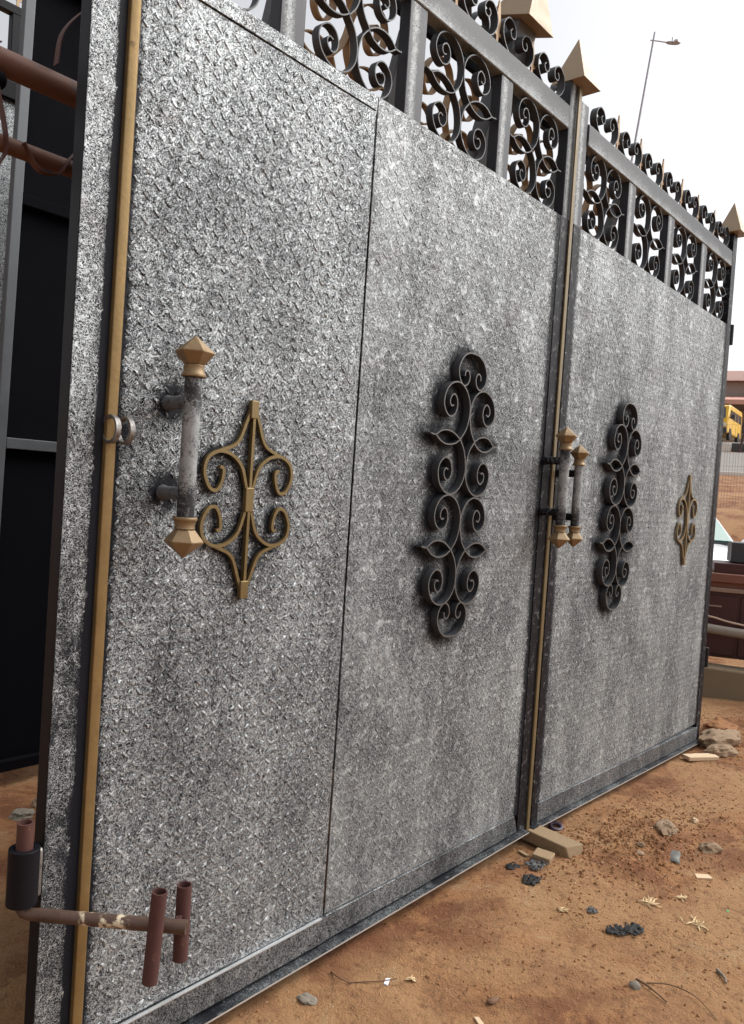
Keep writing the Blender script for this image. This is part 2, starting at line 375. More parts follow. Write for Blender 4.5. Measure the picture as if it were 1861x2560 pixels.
# ------------------------------------------------------------------ scroll motif (u outward, v up from the leaf joint)
C1 = spline([(.042, 0), (.015, .035), (.002, .08), (.006, .125), (.032, .162), (.070, .180), (.108, .174), (.138, .150), (.151, .112), (.141, .082), (.115, .065),
             (.090, .073), (.077, .097), (.080, .123), (.096, .138), (.113, .129), (.119, .112), (.110, .099), (.097, .103)], 5)
LEAF = spline([(.042, 0), (.080, .020), (.118, .026), (.150, .019), (.178, .002), (.205, .004)], 5)
LEAF2 = spline([(.042, 0), (.070, -.018), (.108, -.026), (.145, -.019), (.178, .002)], 5)
CAPH = spline([(0, .112), (.03, .109), (.060, .092), (.080, .060), (.078, .028), (.060, .005), (.042, 0), (.024, .012), (.018, .034), (.029, .051), (.044, .046), (.047, .031)], 5)
def motif_meshes(tag_, t, y0, y1, mat, sv=1.):
    me = {}
    me['c'] = MB().ribbon([(p[0], p[1]*sv) for p in C1], t, y0, y1).mesh('scroll_strip_'+tag_)
    me['l'] = MB().ribbon([(p[0], p[1]*sv) for p in LEAF], t, y0, y1).ribbon([(p[0], p[1]*sv) for p in LEAF2], t, y0, y1).mesh('scroll_leaf_'+tag_)
    cap = [(-p[0], p[1]*sv) for p in CAPH[::-1]]+[(p[0], p[1]*sv) for p in CAPH[1:]]
    me['k'] = MB().ribbon(cap, t, y0, y1).mesh('scroll_cap_'+tag_)
    for m in me.values():
        m.materials.append(MAT[mat]); m.materials.append(MAT['scroll_edge' if tag_ == 'ornament' else mat])
        m.polygons.foreach_set('material_index', [1 if p.normal.y < -.9 else 0 for p in m.polygons])
    return me
ORN = motif_meshes('ornament', .0044, -.026, .0, 'scroll')
BAND = motif_meshes('band', .0038, .010, .035, 'scroll', .925)
TAN = motif_meshes('tan', .005, -.01, .018, 'tan', 1.15)
def unit(parent, me, u=0., v=0., su=1., sv=1.):
    for sx in (1, -1):
        for sz in (1, -1):
            o = put('scroll_strip', me['c'], None, parent, (u, random.gauss(0, .0006), v)); o.scale = (sx*su*random.uniform(.965, 1.01), 1, sz*sv*random.uniform(.97, 1.0)); o.rotation_euler = (0, random.gauss(0, .016), 0)
        o = put('scroll_leaf', me['l'], None, parent, (u, 0, v)); o.scale = (sx*su*random.uniform(.90, 1.0), 1, sv*random.uniform(.85, 1.1)); o.rotation_euler = (0, random.gauss(0, .04), 0)
ORN_C = []      # world x-z centre lines of the welded ornaments, for black overspray plus their shade painted in left-below
def ornament(parent, cx, cz, lean, base):
    e = empty('scroll_ornament', (cx-base[0], -.001, cz-base[2]), parent); e.rotation_euler = (0, lean, 0)
    tag(e, 'black spiral strap ornament with leaves')
    unit(e, ORN, 0, .18); unit(e, ORN, 0, -.18)
    put('scroll_cap', ORN['k'], None, e, (0, 0, .354)); o = put('scroll_cap', ORN['k'], None, e, (0, 0, -.354)); o.scale = (1, 1, -1)
    pts = []
    for s in (1, -1):
        for t in (1, -1):
            for p in C1: pts += [(s*p[0], t*p[1]+.18), (s*p[0], t*p[1]-.18)]
        for p in LEAF+LEAF2: pts += [(s*p[0], p[1]+.18), (s*p[0], p[1]-.18)]
        for p in CAPH: pts += [(s*p[0], p[1]+.354), (s*p[0], -p[1]-.354)]
    ca, sa = math.cos(lean), math.sin(lean)
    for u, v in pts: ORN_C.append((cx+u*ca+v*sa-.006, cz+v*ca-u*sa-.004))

# gold flat-bar ornament
GA = spline([(0.003, .205), (.020, .165), (.045, .112), (.098, .088)], 6)                            # top flame
GB = spline([(.010, .006), (.028, .055), (.060, .082), (.098, .088), (.130, .070), (.138, .036), (.122, .002), (.100, -.004), (.086, .018), (.083, .046), (.094, .052)], 6)
def gold_ornament(parent, cx, cz, base, mat):
    e = empty('gold_ornament', (cx-base[0], -.001, cz-base[2]), parent); tag(e, 'gold flat bar ornament shaped like a spindle with four scrolls')
    g = MB().ribbon(GA, .008, -.010, .0).mesh('flame_bar'); h = MB().ribbon(GB, .008, -.010, .0).mesh('scroll_bar')
    for m in (g, h): m.materials.append(MAT[mat])
    for sx in (1, -1):
        for sz in (1, -1):
            a = put('flame_bar', g, None, e, (0, 0, sz*.024)); a.scale = (sx, 1, sz)
            b = put('scroll_bar', h, None, e, (0, -.0012, sz*.024)); b.scale = (sx, 1, sz)
    MB().ribbon([(0, -.20), (0, .20)], .008, -.0135, -.001).build('spine_bar', mat, e)
    MB().box(-.013, .013, -.0142, 0, -.03, .03).build('centre_plate', mat, e, None, .002)
    for s in (1, -1): MB().box(-.012, .012, -.0146, 0, min(s*.198, s*.242), max(s*.198, s*.242)).build('end_plate', mat, e, None, .002)
    for sx in (1, -1):
        for sz in (1, -1):
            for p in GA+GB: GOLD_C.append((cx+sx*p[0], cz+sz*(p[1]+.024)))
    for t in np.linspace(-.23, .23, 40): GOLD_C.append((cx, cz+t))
GOLD_C = []
def finial(parent, z, s, loc, sc=1.):
    prof_ = [(.0265, 0), (.0265, .006), (.023, .010), (.021, .018), (.0225, .026)]
    m = MB().lathe([(r*sc, s*q*sc) for r, q in prof_], (0, 0, 0), 18)
    m.lathe([(.022*sc, s*.0265*sc), (.043*sc, s*.052*sc), (.043*sc*.98, s*.055*sc), (.002, s*.088*sc)], (0, 0, 0), 6, .3)
    m.build('finial', 'copper', parent, (loc[0], loc[1], z), .0022)
def handle(parent, x, y, z0, z1, stand, base, yb=-.001, r=.0185, sc=1.):
    t0, t1 = z0+.084*sc, z1-.084*sc
    e = MB().tube([(0, 0, 0), (0, 0, t1-t0)], r, 20).build('pull_handle', 'handle', parent, (x-base[0], y, t0-base[2]))
    tag(e, 'scraped white tube pull handle with copper coloured finials')
    finial(e, t1-t0-.001, 1, (0, 0), sc); finial(e, .001, -1, (0, 0), sc)
    for z in stand:
        MB().tube([(0, -y+yb, z-t0), (0, -y+yb-.012, z-t0), (0, .01, z-t0)], [.0175, .0150, .0145], 14).build('standoff', 'mount' if x < 1 else 'lane', e)

# ------------------------------------------------------------------ leaf pieces
def buck(x, z): return .0022*mnoise.noise(Vector((x*1.7, z*1.5, 4)))+.0009*mnoise.noise(Vector((x*4.3, z*3.9, 9)))
def sheet(name, x0, x1, z0, z1, base, parent, mat='sheet', y0=0., lugs=True, step=.012):
    nx_, nz_ = int((x1-x0)/step)+2, int((z1-z0)/step)+2
    X = np.linspace(x0, x1, nx_); Z = np.linspace(z0, z1, nz_)
    v = [(x-base[0], y0+buck(x, z)*lugs, z-base[2]) for z in Z for x in X]
    f = [(j*nx_+i, j*nx_+i+1, (j+1)*nx_+i+1, (j+1)*nx_+i) for j in range(nz_-1) for i in range(nx_-1)]
    m = len(v)    # back plate and rim
    v += [(x0-base[0], y0+.003, z0-base[2]), (x1-base[0], y0+.003, z0-base[2]), (x1-base[0], y0+.003, z1-base[2]), (x0-base[0], y0+.003, z1-base[2])]
    a, b, c, d = 0, nx_-1, nx_*nz_-1, nx_*(nz_-1)
    f += [(m+3, m+2, m+1, m), tuple([m, m+1]+list(range(b, -1, -1))), tuple([m+2, m+3]+list(range(d, c+1))),
          tuple([m+1, m+2]+list(range(c, b-1, -nx_))), tuple([m+3, m]+list(range(a, d+1, nx_)))]
    me = bpy.data.meshes.new(name); me.from_pydata(v, [], f)
    me.polygons.foreach_set('use_smooth', [True]*((nx_-1)*(nz_-1))+[False]*5); me.set_sharp_from_angle(angle=R(30))
    o = put(name, me, mat, parent)
    spray_shade_attr(me, base)
    if lugs:
        P = .0268; L0, Wd, H0 = .0118, .0042, (.0021 if mat == 'sheet' else .0013); V = []; F = []
        for j in range(int((z1-z0)/P)+1):
            for i in range(int((x1-x0)/P)+1):
                cx, cz = x0+.016+i*P, z0+.016+j*P
                if cx > x1-.014 or cz > z1-.014: continue
                a_ = (math.pi/4 if (i+j) % 2 else -math.pi/4)+random.gauss(0, .07); ca, sa = math.cos(a_), math.sin(a_)
                cx += random.gauss(0, .0009); cz += random.gauss(0, .0009); o_ = len(V); yb_ = y0+buck(cx, cz); L = L0*random.uniform(.85, 1.12); H = H0*random.uniform(.55, 1.15)
                for (p, q, h) in ((-L, 0, 0), (-.5*L, -Wd, 0), (.5*L, -Wd, 0), (L, 0, 0), (.5*L, Wd, 0), (-.5*L, Wd, 0), (-.55*L, -.5*Wd, H), (.55*L, -.5*Wd, H), (.55*L, .5*Wd, H), (-.55*L, .5*Wd, H)):
                    V.append((cx+p*ca-q*sa-base[0], yb_-h+.0002, cz+p*sa+q*ca-base[2]))
                for q in ((6, 7, 8, 9), (0, 1, 6), (1, 2, 7, 6), (2, 3, 7), (3, 8, 7), (3, 4, 8), (4, 5, 9, 8), (5, 0, 9), (0, 6, 9)): F.append(tuple(t+o_ for t in q))
        lm = bpy.data.meshes.new('tread_lugs'); lm.from_pydata(V, [], F); lm.polygons.foreach_set('use_smooth', [True]*len(F))
        lo = put('tread_lugs', lm, mat, o); lo['kind'] = 'stuff'
        spray_shade_attr(lm, base)
        at = lm.attributes['spray_shade']; sv = np.empty(len(V), np.float32); at.data.foreach_get('value', sv)
        sv = sv.reshape(-1, 10); kq = 1.0 if mat == 'sheet' else .5; sv[:, 6:] -= .22*kq*rng.uniform(.2, 1.3, (len(sv), 1)).astype(np.float32); sv[:, :6] += .40*kq*rng.uniform(.3, 1.3, (len(sv), 1)).astype(np.float32); at.data.foreach_set('value', sv.ravel())  # dark lug bases paint in their shadow and missed silver; tops get more silver
    return o
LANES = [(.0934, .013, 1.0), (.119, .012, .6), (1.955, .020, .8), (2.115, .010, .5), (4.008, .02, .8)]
def spray_shade_attr(me, base):
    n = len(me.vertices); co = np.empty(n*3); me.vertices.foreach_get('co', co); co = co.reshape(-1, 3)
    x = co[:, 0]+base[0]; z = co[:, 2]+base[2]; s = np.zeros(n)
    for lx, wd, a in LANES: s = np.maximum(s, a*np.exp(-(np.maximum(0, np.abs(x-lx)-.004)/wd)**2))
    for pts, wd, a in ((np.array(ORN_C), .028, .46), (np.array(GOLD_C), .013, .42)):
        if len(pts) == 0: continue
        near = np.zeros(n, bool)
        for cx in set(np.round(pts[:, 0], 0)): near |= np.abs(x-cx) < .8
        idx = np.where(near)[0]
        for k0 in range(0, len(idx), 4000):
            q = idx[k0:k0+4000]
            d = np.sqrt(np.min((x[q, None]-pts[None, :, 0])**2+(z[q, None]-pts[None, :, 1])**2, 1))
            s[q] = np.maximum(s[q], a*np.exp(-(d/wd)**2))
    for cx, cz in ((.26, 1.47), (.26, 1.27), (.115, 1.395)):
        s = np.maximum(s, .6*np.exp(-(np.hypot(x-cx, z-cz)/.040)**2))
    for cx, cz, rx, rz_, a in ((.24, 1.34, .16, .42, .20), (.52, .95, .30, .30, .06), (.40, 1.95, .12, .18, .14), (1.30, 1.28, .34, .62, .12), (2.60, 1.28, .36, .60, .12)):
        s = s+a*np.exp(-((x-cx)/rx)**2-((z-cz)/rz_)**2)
    at = me.attributes.new('spray_shade', 'FLOAT', 'POINT'); at.data.foreach_set('value', s.astype(np.float32))

def pyramid_cap(parent, cx, cy, zb, h, ht, base, mat='cap'):
    m = MB(); v = [(-h, -h, 0), (h, -h, 0), (h, h, 0), (-h, h, 0), (0, 0, ht)]
    m.add([(x, y, z) for x, y, z in v], [(3, 2, 1, 0), (0, 1, 4), (1, 2, 4), (2, 3, 4), (3, 0, 4)])
    m.build('pyramid_cap', mat, parent, (cx-base[0], cy-base[1], zb-base[2]), .002)
def gpost(parent, x0, x1, z0, z1, base, y0=.004, y1=.044, name='post', mat='post'):
    cx = (x0+x1)/2; return MB().box(-(x1-x0)/2, (x1-x0)/2, y0, y1, 0, z1-z0).build(name, mat, parent, (cx-base[0], 0, z0-base[2]), .003)
HEART = spline([(.048, 0), (.078, .018), (.100, .052), (.096, .088), (.070, .112), (.040, .108), (.022, .086), (.026, .062), (.046, .058), (.056, .074), (.046, .086)], 5)
HM = MB().ribbon(HEART, .0040, .008, .038).mesh('crest_scroll'); HM.materials.append(MAT['scroll'])
SM = MB().prism([(-.006, 0), (.006, 0), (.006, .035), (.022, .040), (.022, .047), (.010, .050), (.015, .080), (.002, .155), (-.002, .155), (-.015, .080), (-.010, .050), (-.022, .047), (-.022, .040), (-.006, .035)], .020, .026, 'y').mesh('crest_spear', 20)
SM.materials.append(MAT['tan'])
def crest(parent, xa, xb, z, base, step=.2475):
    n = int(round((xb-xa)/step)); st = (xb-xa)/n
    for i in range(n):
        x = xa+(i+.5)*st
        for s in (1, -1):
            o = put('crest_scroll', HM, None, parent, (x-base[0]+random.gauss(0, .004), 0, z-base[2]-.001)); o.scale = (s, 1, random.uniform(.95, 1.05))
        if i < n-1:
            o = put('crest_spear', SM, None, parent, (xa+(i+1)*st-base[0], 0, z-base[2]-.001)); o.rotation_euler = (random.gauss(0, .03), random.gauss(0, .05), 0)
def bay(parent, x0, x1, z, base, me=None):
    e = empty('scroll_panel', ((x0+x1)/2-base[0], 0, z-base[2]), parent); unit(e, me or BAND, 0, 0, (x1-x0)/.416, 1.)
    return e

# ---------------- left leaf with the wicket door
B1 = (0.015, 0, 0)
LF = tag(empty('gate_leaf', B1), 'near silver hammered steel gate leaf with wicket door, gold strip and two handles', 'gate', 'leaves of the silver double gate')
ornament(LF, 1.390, 1.31, .034, B1); gold_ornament(LF, .489, 1.262, B1, 'gold_orn')
B2 = (2.062, 0, 0)
RF = tag(empty('gate_leaf', B2), 'far silver hammered steel gate leaf with a small dull gold ornament at its right end', 'gate', 'leaves of the silver double gate')
ornament(RF, 2.668, 1.31, .050, B2); gold_ornament(RF, 3.567, 1.262, B2, 'gold_dull')

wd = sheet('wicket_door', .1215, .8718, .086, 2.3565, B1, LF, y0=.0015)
tag(wd, 'wicket door of hammered silver tread plate')
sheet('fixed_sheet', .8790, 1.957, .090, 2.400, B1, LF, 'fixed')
MB().box(.015, .070, .0012, .040, -.06, 2.40).build('hinge_stile', 'black', LF, (-B1[0], 0, 0), .0015)
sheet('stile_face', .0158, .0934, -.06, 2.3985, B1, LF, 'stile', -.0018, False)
MB().box(.070, .0935, .0015, .040, -.012, 2.398).build('black_lane', 'lane', LF, (-B1[0], 0, 0))
MB().prism([(.094, .002), (.0955, -.011), (.098, -.0125), (.116, -.0125), (.119, -.010), (.119, .002)], -.010, 2.352, 'z').build('gold_strip', 'gold', LF, (-B1[0], 0, 0), .001)
MB().box(.0935, .8755, -.0005, .020, 2.3605, 2.3995).build('head_strip', 'trim', LF, (-B1[0], 0, 0), .001)
MB().box(.1200, .8752, .012, .030, .08, 2.361).build('door_rebate', 'dark', LF, (-B1[0], 0, 0))
MB().hexa([(.120, -.007, .004), (.876, -.007, .012), (.876, .03, .012), (.120, .03, .004)], [(.120, -.007, .078), (.876, -.007, .085), (.876, .03, .085), (.120, .03, .078)]).build('bottom_rail', 'band', LF, (-B1[0], 0, 0), .002)
MB().hexa([(.8765, -.0045, .012), (1.955, -.0045, .022), (1.955, .03, .022), (.8765, .03, .012)], [(.8765, -.0045, .0865), (1.93, -.0045, .0895), (1.93, .03, .0895), (.8765, .03, .0865)]).build('bottom_rail', 'band', LF, (-B1[0], 0, 0), .002)
MB().hexa([(.100, -.026, -.018), (2.012, -.026, .010), (2.012, .02, .010), (.100, .02, -.018)], [(.100, -.026, -.013), (2.012, -.026, .015), (2.012, .02, .021), (.100, .02, -.007)]).build('bottom_flange', MAT['flange'], LF, (-B1[0], 0, 0), .001)
MB().hexa([(.121, -.0095, .0765), (.858, -.0095, .0835), (.858, -.0072, .0835), (.121, -.0072, .0765)], [(.121, -.0095, .0795), (.858, -.0095, .0862), (.858, .0, .0862), (.121, .0, .0795)]).build('door_edge_highlight', 'bright', LF, (-B1[0], 0, 0))  # added bright strip: highlight on the rail's top edge, put into colour
MB().hexa([(0.1, -0.0275, -0.0195), (2.012, -0.0275, 0.0085), (2.012, -0.0220, 0.0085), (0.1, -0.0220, -0.0195)], [(0.1, -0.0275, -0.0160), (2.012, -0.0275, 0.0120), (2.012, -0.0262, 0.0120), (0.1, -0.0262, -0.0160)]).build('flange_edge', 'pale_edge', LF, (-B1[0], 0, 0))
MB().box(1.9575, 2.0545, -.003, .043, .018, 2.402).build('meeting_stile', 'lane', LF, (-B1[0], 0, 0), .002)
c = gpost(LF, 1.977, 2.056, 2.4025, 2.921, B1, .003, .043)
pyramid_cap(LF, 2.046, .022, 2.921, .072, .195, B1)
MB().prism([(2.021, -.0035), (2.0215, -.009), (2.023, -.0105), (2.043, -.0105), (2.046, -.009), (2.046, -.0035)], -.006, 2.905, 'z').build('gold_strip', 'gold_mid', LF, (-B1[0], 0, 0), .001)
for a, b in ((.017, .092), (.506, .590), (.996, 1.078), (1.496, 1.572)): gpost(LF, a, b, 2.30, 2.735, B1)
MB().box(.015, 1.976, .000, .046, 0, .086).build('top_rail', 'rail', LF, (-B1[0], 0, 2.7355), .004)
for a, b in ((.092, .506), (.590, .996), (1.078, 1.496), (1.572, 1.976)): bay(LF, a, b, 2.5685, B1)
crest(LF, .05, 1.95, 2.8215, B1)
handle(LF, .247, -.088, 1.136, 1.606, (1.468, 1.270), B1)
handle(LF, 1.966, -.088, 1.138, 1.592, (1.466, 1.270), B1, -.004)
for x, mname in ((.098, 'weld'), (.131, 'weld')):
    m = MB(); n = 26
    a0 = np.linspace(0, 2*math.pi, n+1)
    m.ribbon([(-.020+.027*math.cos(a), .027*math.sin(a)) for a in a0], .006, -.0055, .0055)
    o = m.build('lock_ring', mname, LF, (x-B1[0], -.002, 1.395)); o.rotation_euler = (0, 0, R(90))
# lower hinge barrel on the stile
MB().tube([(0, 0, 0), (0, 0, .112)], .030, 24, .62).build('hinge_barrel', 'black', LF, (-.022-B1[0], .006, .437), .001)
MB().box(-.004, .02, -.008, .03, 0, .10).build('hinge_weld', 'weld', LF, (-.006-B1[0], .002, .443), .006)

# ---------------- right leaf
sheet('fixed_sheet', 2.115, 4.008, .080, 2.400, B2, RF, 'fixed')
MB().box(2.0685, 2.1145, -.002, .043, .012, 2.402).build('meeting_stile', 'lane', RF, (-B2[0], 0, 0), .002)
MB().hexa([(2.115, -.0045, .016), (4.02, -.0045, -.020), (4.02, .03, -.020), (2.115, .03, .016)], [(2.115, -.0045, .094), (4.02, -.0045, .056), (4.02, .03, .056), (2.115, .03, .094)]).build('bottom_rail', 'band', RF, (-B2[0], 0, 0), .002)
MB().hexa([(2.056, -.024, .006), (4.05, -.024, -.032), (4.05, .02, -.032), (2.056, .02, .006)], [(2.056, -.024, .011), (4.05, -.024, -.027), (4.05, .02, -.021), (2.056, .02, .017)]).build('bottom_flange', MAT['flange'], RF, (-B2[0], 0, 0), .001)
MB().hexa([(2.056, -0.0255, 0.0045), (4.05, -0.0255, -0.0335), (4.05, -0.0200, -0.0335), (2.056, -0.0200, 0.0045)], [(2.056, -0.0255, 0.0080), (4.05, -0.0255, -0.0300), (4.05, -0.0242, -0.0300), (2.056, -0.0242, 0.0080)]).build('flange_edge', 'pale_edge', RF, (-B2[0], 0, 0))
gpost(RF, 2.070, 2.142, 2.4025, 2.884, B2, .006, .046)
e = gpost(RF, 4.008, 4.078, -.030, 2.925, B2, -.001, .043, 'hinge_post', 'lane')
pyramid_cap(RF, 4.043, .021, 2.925, .068, .19, B2)
for a, b in ((2.560, 2.639), (3.034, 3.116), (3.514, 3.599)): gpost(RF, a, b, 2.30, 2.735, B2)
MB().box(2.142, 4.008, .000, .046, 0, .086).build('top_rail', 'rail', RF, (-B2[0], 0, 2.7325), .004)
for a, b in ((2.142, 2.560), (2.639, 3.034), (3.116, 3.514), (3.599, 4.008)): bay(RF, a, b, 2.5685, B2)
crest(RF, 2.19, 3.98, 2.8185, B2, .2475)
handle(RF, 2.086, -.088, 1.142, 1.535, (1.425, 1.255), B2, -.003, .0165, .92)
for z in (2.30, .40): MB().tube([(0, 0, 0), (0, 0, .115)], .021, 16).build('hinge_barrel', 'black', RF, (4.100-B2[0], .010, z), .001)

# ---------------- hinge hook hanging in the lower barrel
HK = tag(empty('hinge_hook', (-.022, .006, .40)), 'rusty bent hinge rod with two short red pipe lugs, pointing out from gate bottom corner', 'hinge hook')
dv = Vector((.20, -.25, 0)).normalized(); side = Vector((-dv.y, dv.x, 0))     # side points away from the camera
if side.dot(CAM-Vector((0, 0, 0))) > 0: side = -side
MB().tube([(0, 0, .03), (0, 0, .20)], .0165, 18, .72).build('pin', 'rust', HK)
rod = MB().tube([(0, 0, 0.030), (0, 0, .024), (dv.x*.006, dv.y*.006, .018), (dv.x*.018, dv.y*.018, .0145), (dv.x*.05, dv.y*.05, .014), (dv.x*.12, dv.y*.12, .014), (dv.x*.335, dv.y*.335, .012)], [.011, .011, .0115, .012, .0122, .0132, .0138], 18)
ro = MB(); Ld = .32
ro.tube([(0, 0, z) for z in (0, .02, .26, Ld)], [.0118, .0122, .0136, .0142], 20)
ro.tube([(0, 0, Ld), (0, 0, Ld-.02)], .008, 14)
for i in range(14): ro.tube([(0, 0, .022+i*.0036), (0, 0, .0235+i*.0036)], .0133, 18)
o = ro.build('rod', 'rod', HK, (dv.x*.014, dv.y*.014, .016)); o.rotation_euler = dv.to_track_quat('Z', 'Y').to_euler()
MB().tube([(0, 0, .045), (0, 0, .026), (dv.x*.006, dv.y*.006, .019), (dv.x*.02, dv.y*.02, .016)], .0119, 16).build('bend', 'rod', HK)
for fr, sd_, h0, h1, lean in ((.280, -1, -.098, .083, .05), (.318, 1, -.083, .070, .0)):
    p = dv*fr+side*sd_*.0295
    m = MB().tube([(0, 0, h0), (0, 0, (h0+h1)/2), (0, 0, h1)], .0152, 20, .84)
    for q_ in range(6):
        m.rock((-side.x*sd_*.016+random.gauss(0, .003), -side.y*sd_*.016+random.gauss(0, .003), (-1 if q_ % 2 else 1)*.012+random.gauss(0, .002)), .0055, q_+3, 1, (1, 1, .8), .4)
    o = m.build('pipe_lug', 'primer', HK, (p.x, p.y, .016)); o.rotation_euler = (dv*0+side).to_track_quat('Z', 'Y').to_euler() if False else (lean*dv.y*-1, lean*dv.x, 0)

# ---------------- wood blocks that carry the gate
def gpt(x, y, dz=0.): return Vector((x, y, gz(x, y)+dz))
bl = MB().hexa([(-.042, -.205, 0), (.042, -.205, .004), (.042, .11, 0), (-.042, .11, 0)], [(-.042, -.185, .046), (.042, -.205, .048), (.042, .11, .049), (-.042, .11, .047)])
o = bl.build('wood_block', 'wood', None, (2.075, -.010, -.038), .004); o.rotation_euler = (0, 0, R(-8))
tag(o, 'long rough timber block wedged under the meeting stiles of the gate', 'wood block')
o = MB().box(-.035, .035, -.035, .035, 0, .032).build('wood_block', 'wood', None, (1.93, -.135, -.040), .003); o.rotation_euler = (R(3), 0, R(12))
tag(o, 'small square timber offcut lying beside the long wedged block', 'wood block')

# ---------------- second gate leaning on the first from behind (its band shows through the scrolls)
def lean_gate():
    b = (.61, .955, -.04); th = -math.atan(.30)
    e = tag(empty('leaning_gate', b), 'gate with tan scrolls leaning on the silver gate from behind', 'gate'); e.rotation_euler = (-th, 0, 0)
    L = 3.0
    MB().box(0, 2.2, .004, .012, .05, 2.46).build('sheet', 'dark', e)
    MB().box(0, 2.2, -.02, .03, 2.462, 2.52).build('lower_rail', 'black', e)
    MB().box(0, 2.2, -.01, .02, 2.93, 2.96).build('top_rail', 'black', e)
    for x in (0, .50, 1.55, 2.10):
        MB().box(0, .05, -.012, .022, .0, 2.898).build('post', 'dark_edge', e, (x, 0, 0), .003)
    MB().box(0, .115, -.03, .04, 0, 3.16).build('post', 'dark_edge', e, (1.0, 0, 0), .003)
    m = MB(); h = .088; m.add([(-h, -h, 0), (h, -h, 0), (h, h, 0), (-h, h, 0), (0, 0, .22)], [(3, 2, 1, 0), (0, 1, 4), (1, 2, 4), (2, 3, 4), (3, 0, 4)])
    m.build('pyramid_cap', 'cap', e, (1.0575, .005, 3.16), .002)
    for a, b_ in ((.075, .50), (.575, 1.0), (1.115, 1.55), (1.625, 2.10)):
        s = empty('scroll_panel', ((a+b_)/2, 0, 2.71), e); unit(s, TAN, 0, 0, (b_-a)/.416, .92)
    for x in (.66, .90, 1.46):
        for s in (1, -1):
            o = put('crest_scroll', HM, None, e, (x, -.02, 2.959)); o.scale = (s*1.1, 1, 1.25)
lean_gate()

# ---------------- things seen past the left end of the gate
def dark_gate():
    e = tag(empty('dark_gate', (.66, 1.80, -.04)), 'tall unpainted dark gate seen in shade behind the hinge stile', 'gate'); e.rotation_euler = (R(1.6), 0, 0)
    MB().box(.04, 3.4, .020, .026, .06, 3.35).build('sheet', 'dark', e)
    for x in (0, .55, 1.1, 1.65, 2.2, 2.75, 3.36): MB().box(0, .04, -.02, .018, 0, 3.36).build('upright', 'dark_edge' if x == 0 else 'dark', e, (x, 0, 0), .003)
    for z in (.06, 1.42, 2.4, 3.30): MB().box(.041, 3.359, -.018, .017, z, z+.045).build('cross_rail', 'dark_edge' if z == 1.42 else 'dark', e, None, .003)
dark_gate()
def back_silver():
    e = tag(empty('silver_gate', (-.05, 2.25, -.04)), 'another silver hammered gate glimpsed at the far left edge behind the pipes', 'gate')
    MB().box(0, 1.35, 0, .004, .05, 3.02).build('sheet', 'stile', e)
    MB().box(0, 1.35, -.02, .02, 3.02, 3.10).build('top_rail', 'black', e, None, .003)
    for x in (0, .45, .90, 1.26): MB().box(0, .07, -.02, .02, 3.1002, 3.40).build('post', 'black', e, (x, 0, 0), .003)
    for x in (.26, .71, 1.12): unit(empty('scroll_panel', (x, -.02, 3.25), e), BAND, 0, 0, .8, .85)
    MB().box(0, 1.35, -.02, .02, 3.4002, 3.44).build('top_bar', 'black', e, None, .003)
    for x in (.03, .30, .48, .75, .93, 1.14, 1.29): 
        o = put('crest_spear', SM, None, e, (x, -.02, 3.439))
back_silver()
def rack():
    e = tag(empty('pipe_rack', (.3, .30, -.04)), 'rack of two rusty steel pipes running behind the left end of the gate', 'pipe rack')
    MB().tube([(-1.5, 0, 2.223), (1.9, 0, 2.223)], .0285, 18).build('rail', 'rust_lt', e)
    MB().tube([(-1.5, .0, 2.050), (1.9, .0, 2.050)], .0190, 16).build('rail', 'rust_lt', e)
    for x in (-1.42, .55, 1.8): MB().tube([(x, .055, 0), (x, .055, 2.35)], .026, 14).build('post', 'rust', e)
    MB().tube([(-.40, -.012, 2.180), (-.36, -.03, 2.168), (-.33, -.02, 2.172)], [.022, .024, .018], 14).build('clamp', 'dark', e)
    def strap(pts, wd, nm):
        m = MB(); P = spline(pts, 6); v = []; f = []
        for i, p in enumerate(P):
            t = P[min(i+1, len(P)-1)]-P[max(i-1, 0)]; n = np.cross(t, (0, 1, 0)); n = n/np.linalg.norm(n)*.0012
            for q in (p+n+(0, wd, 0), p+n-(0, wd, 0), p-n-(0, wd, 0), p-n+(0, wd, 0)): v.append(tuple(q))
        for i in range(len(P)-1):
            for j in range(4): f.append((i*4+j, i*4+(j+1) % 4, i*4+4+(j+1) % 4, i*4+4+j))
        f += [(3, 2, 1, 0), tuple(len(v)-4+j for j in range(4))]
        m.add(v, f); m.build(nm, 'rust', e)
    strap([(-.150, -.02, 2.085), (-.172, -.023, 2.055), (-.195, -.026, 2.018), (-.235, -.024, 2.012), (-.26, -.022, 2.035), (-.275, -.02, 2.060)], .012, 'bent_strap')
    strap([(-.345, -.02, 2.20), (-.34, -.028, 2.15), (-.325, -.03, 2.09), (-.315, -.028, 2.03), (-.33, -.026, 1.99)], .010, 'hanging_strap')
    strap([(-.21, -.02, 2.26), (-.205, -.03, 2.33), (-.16, -.03, 2.40), (-.10, -.02, 2.46), (-.08, -.02, 2.56)], .010, 'bent_strap')
rack()

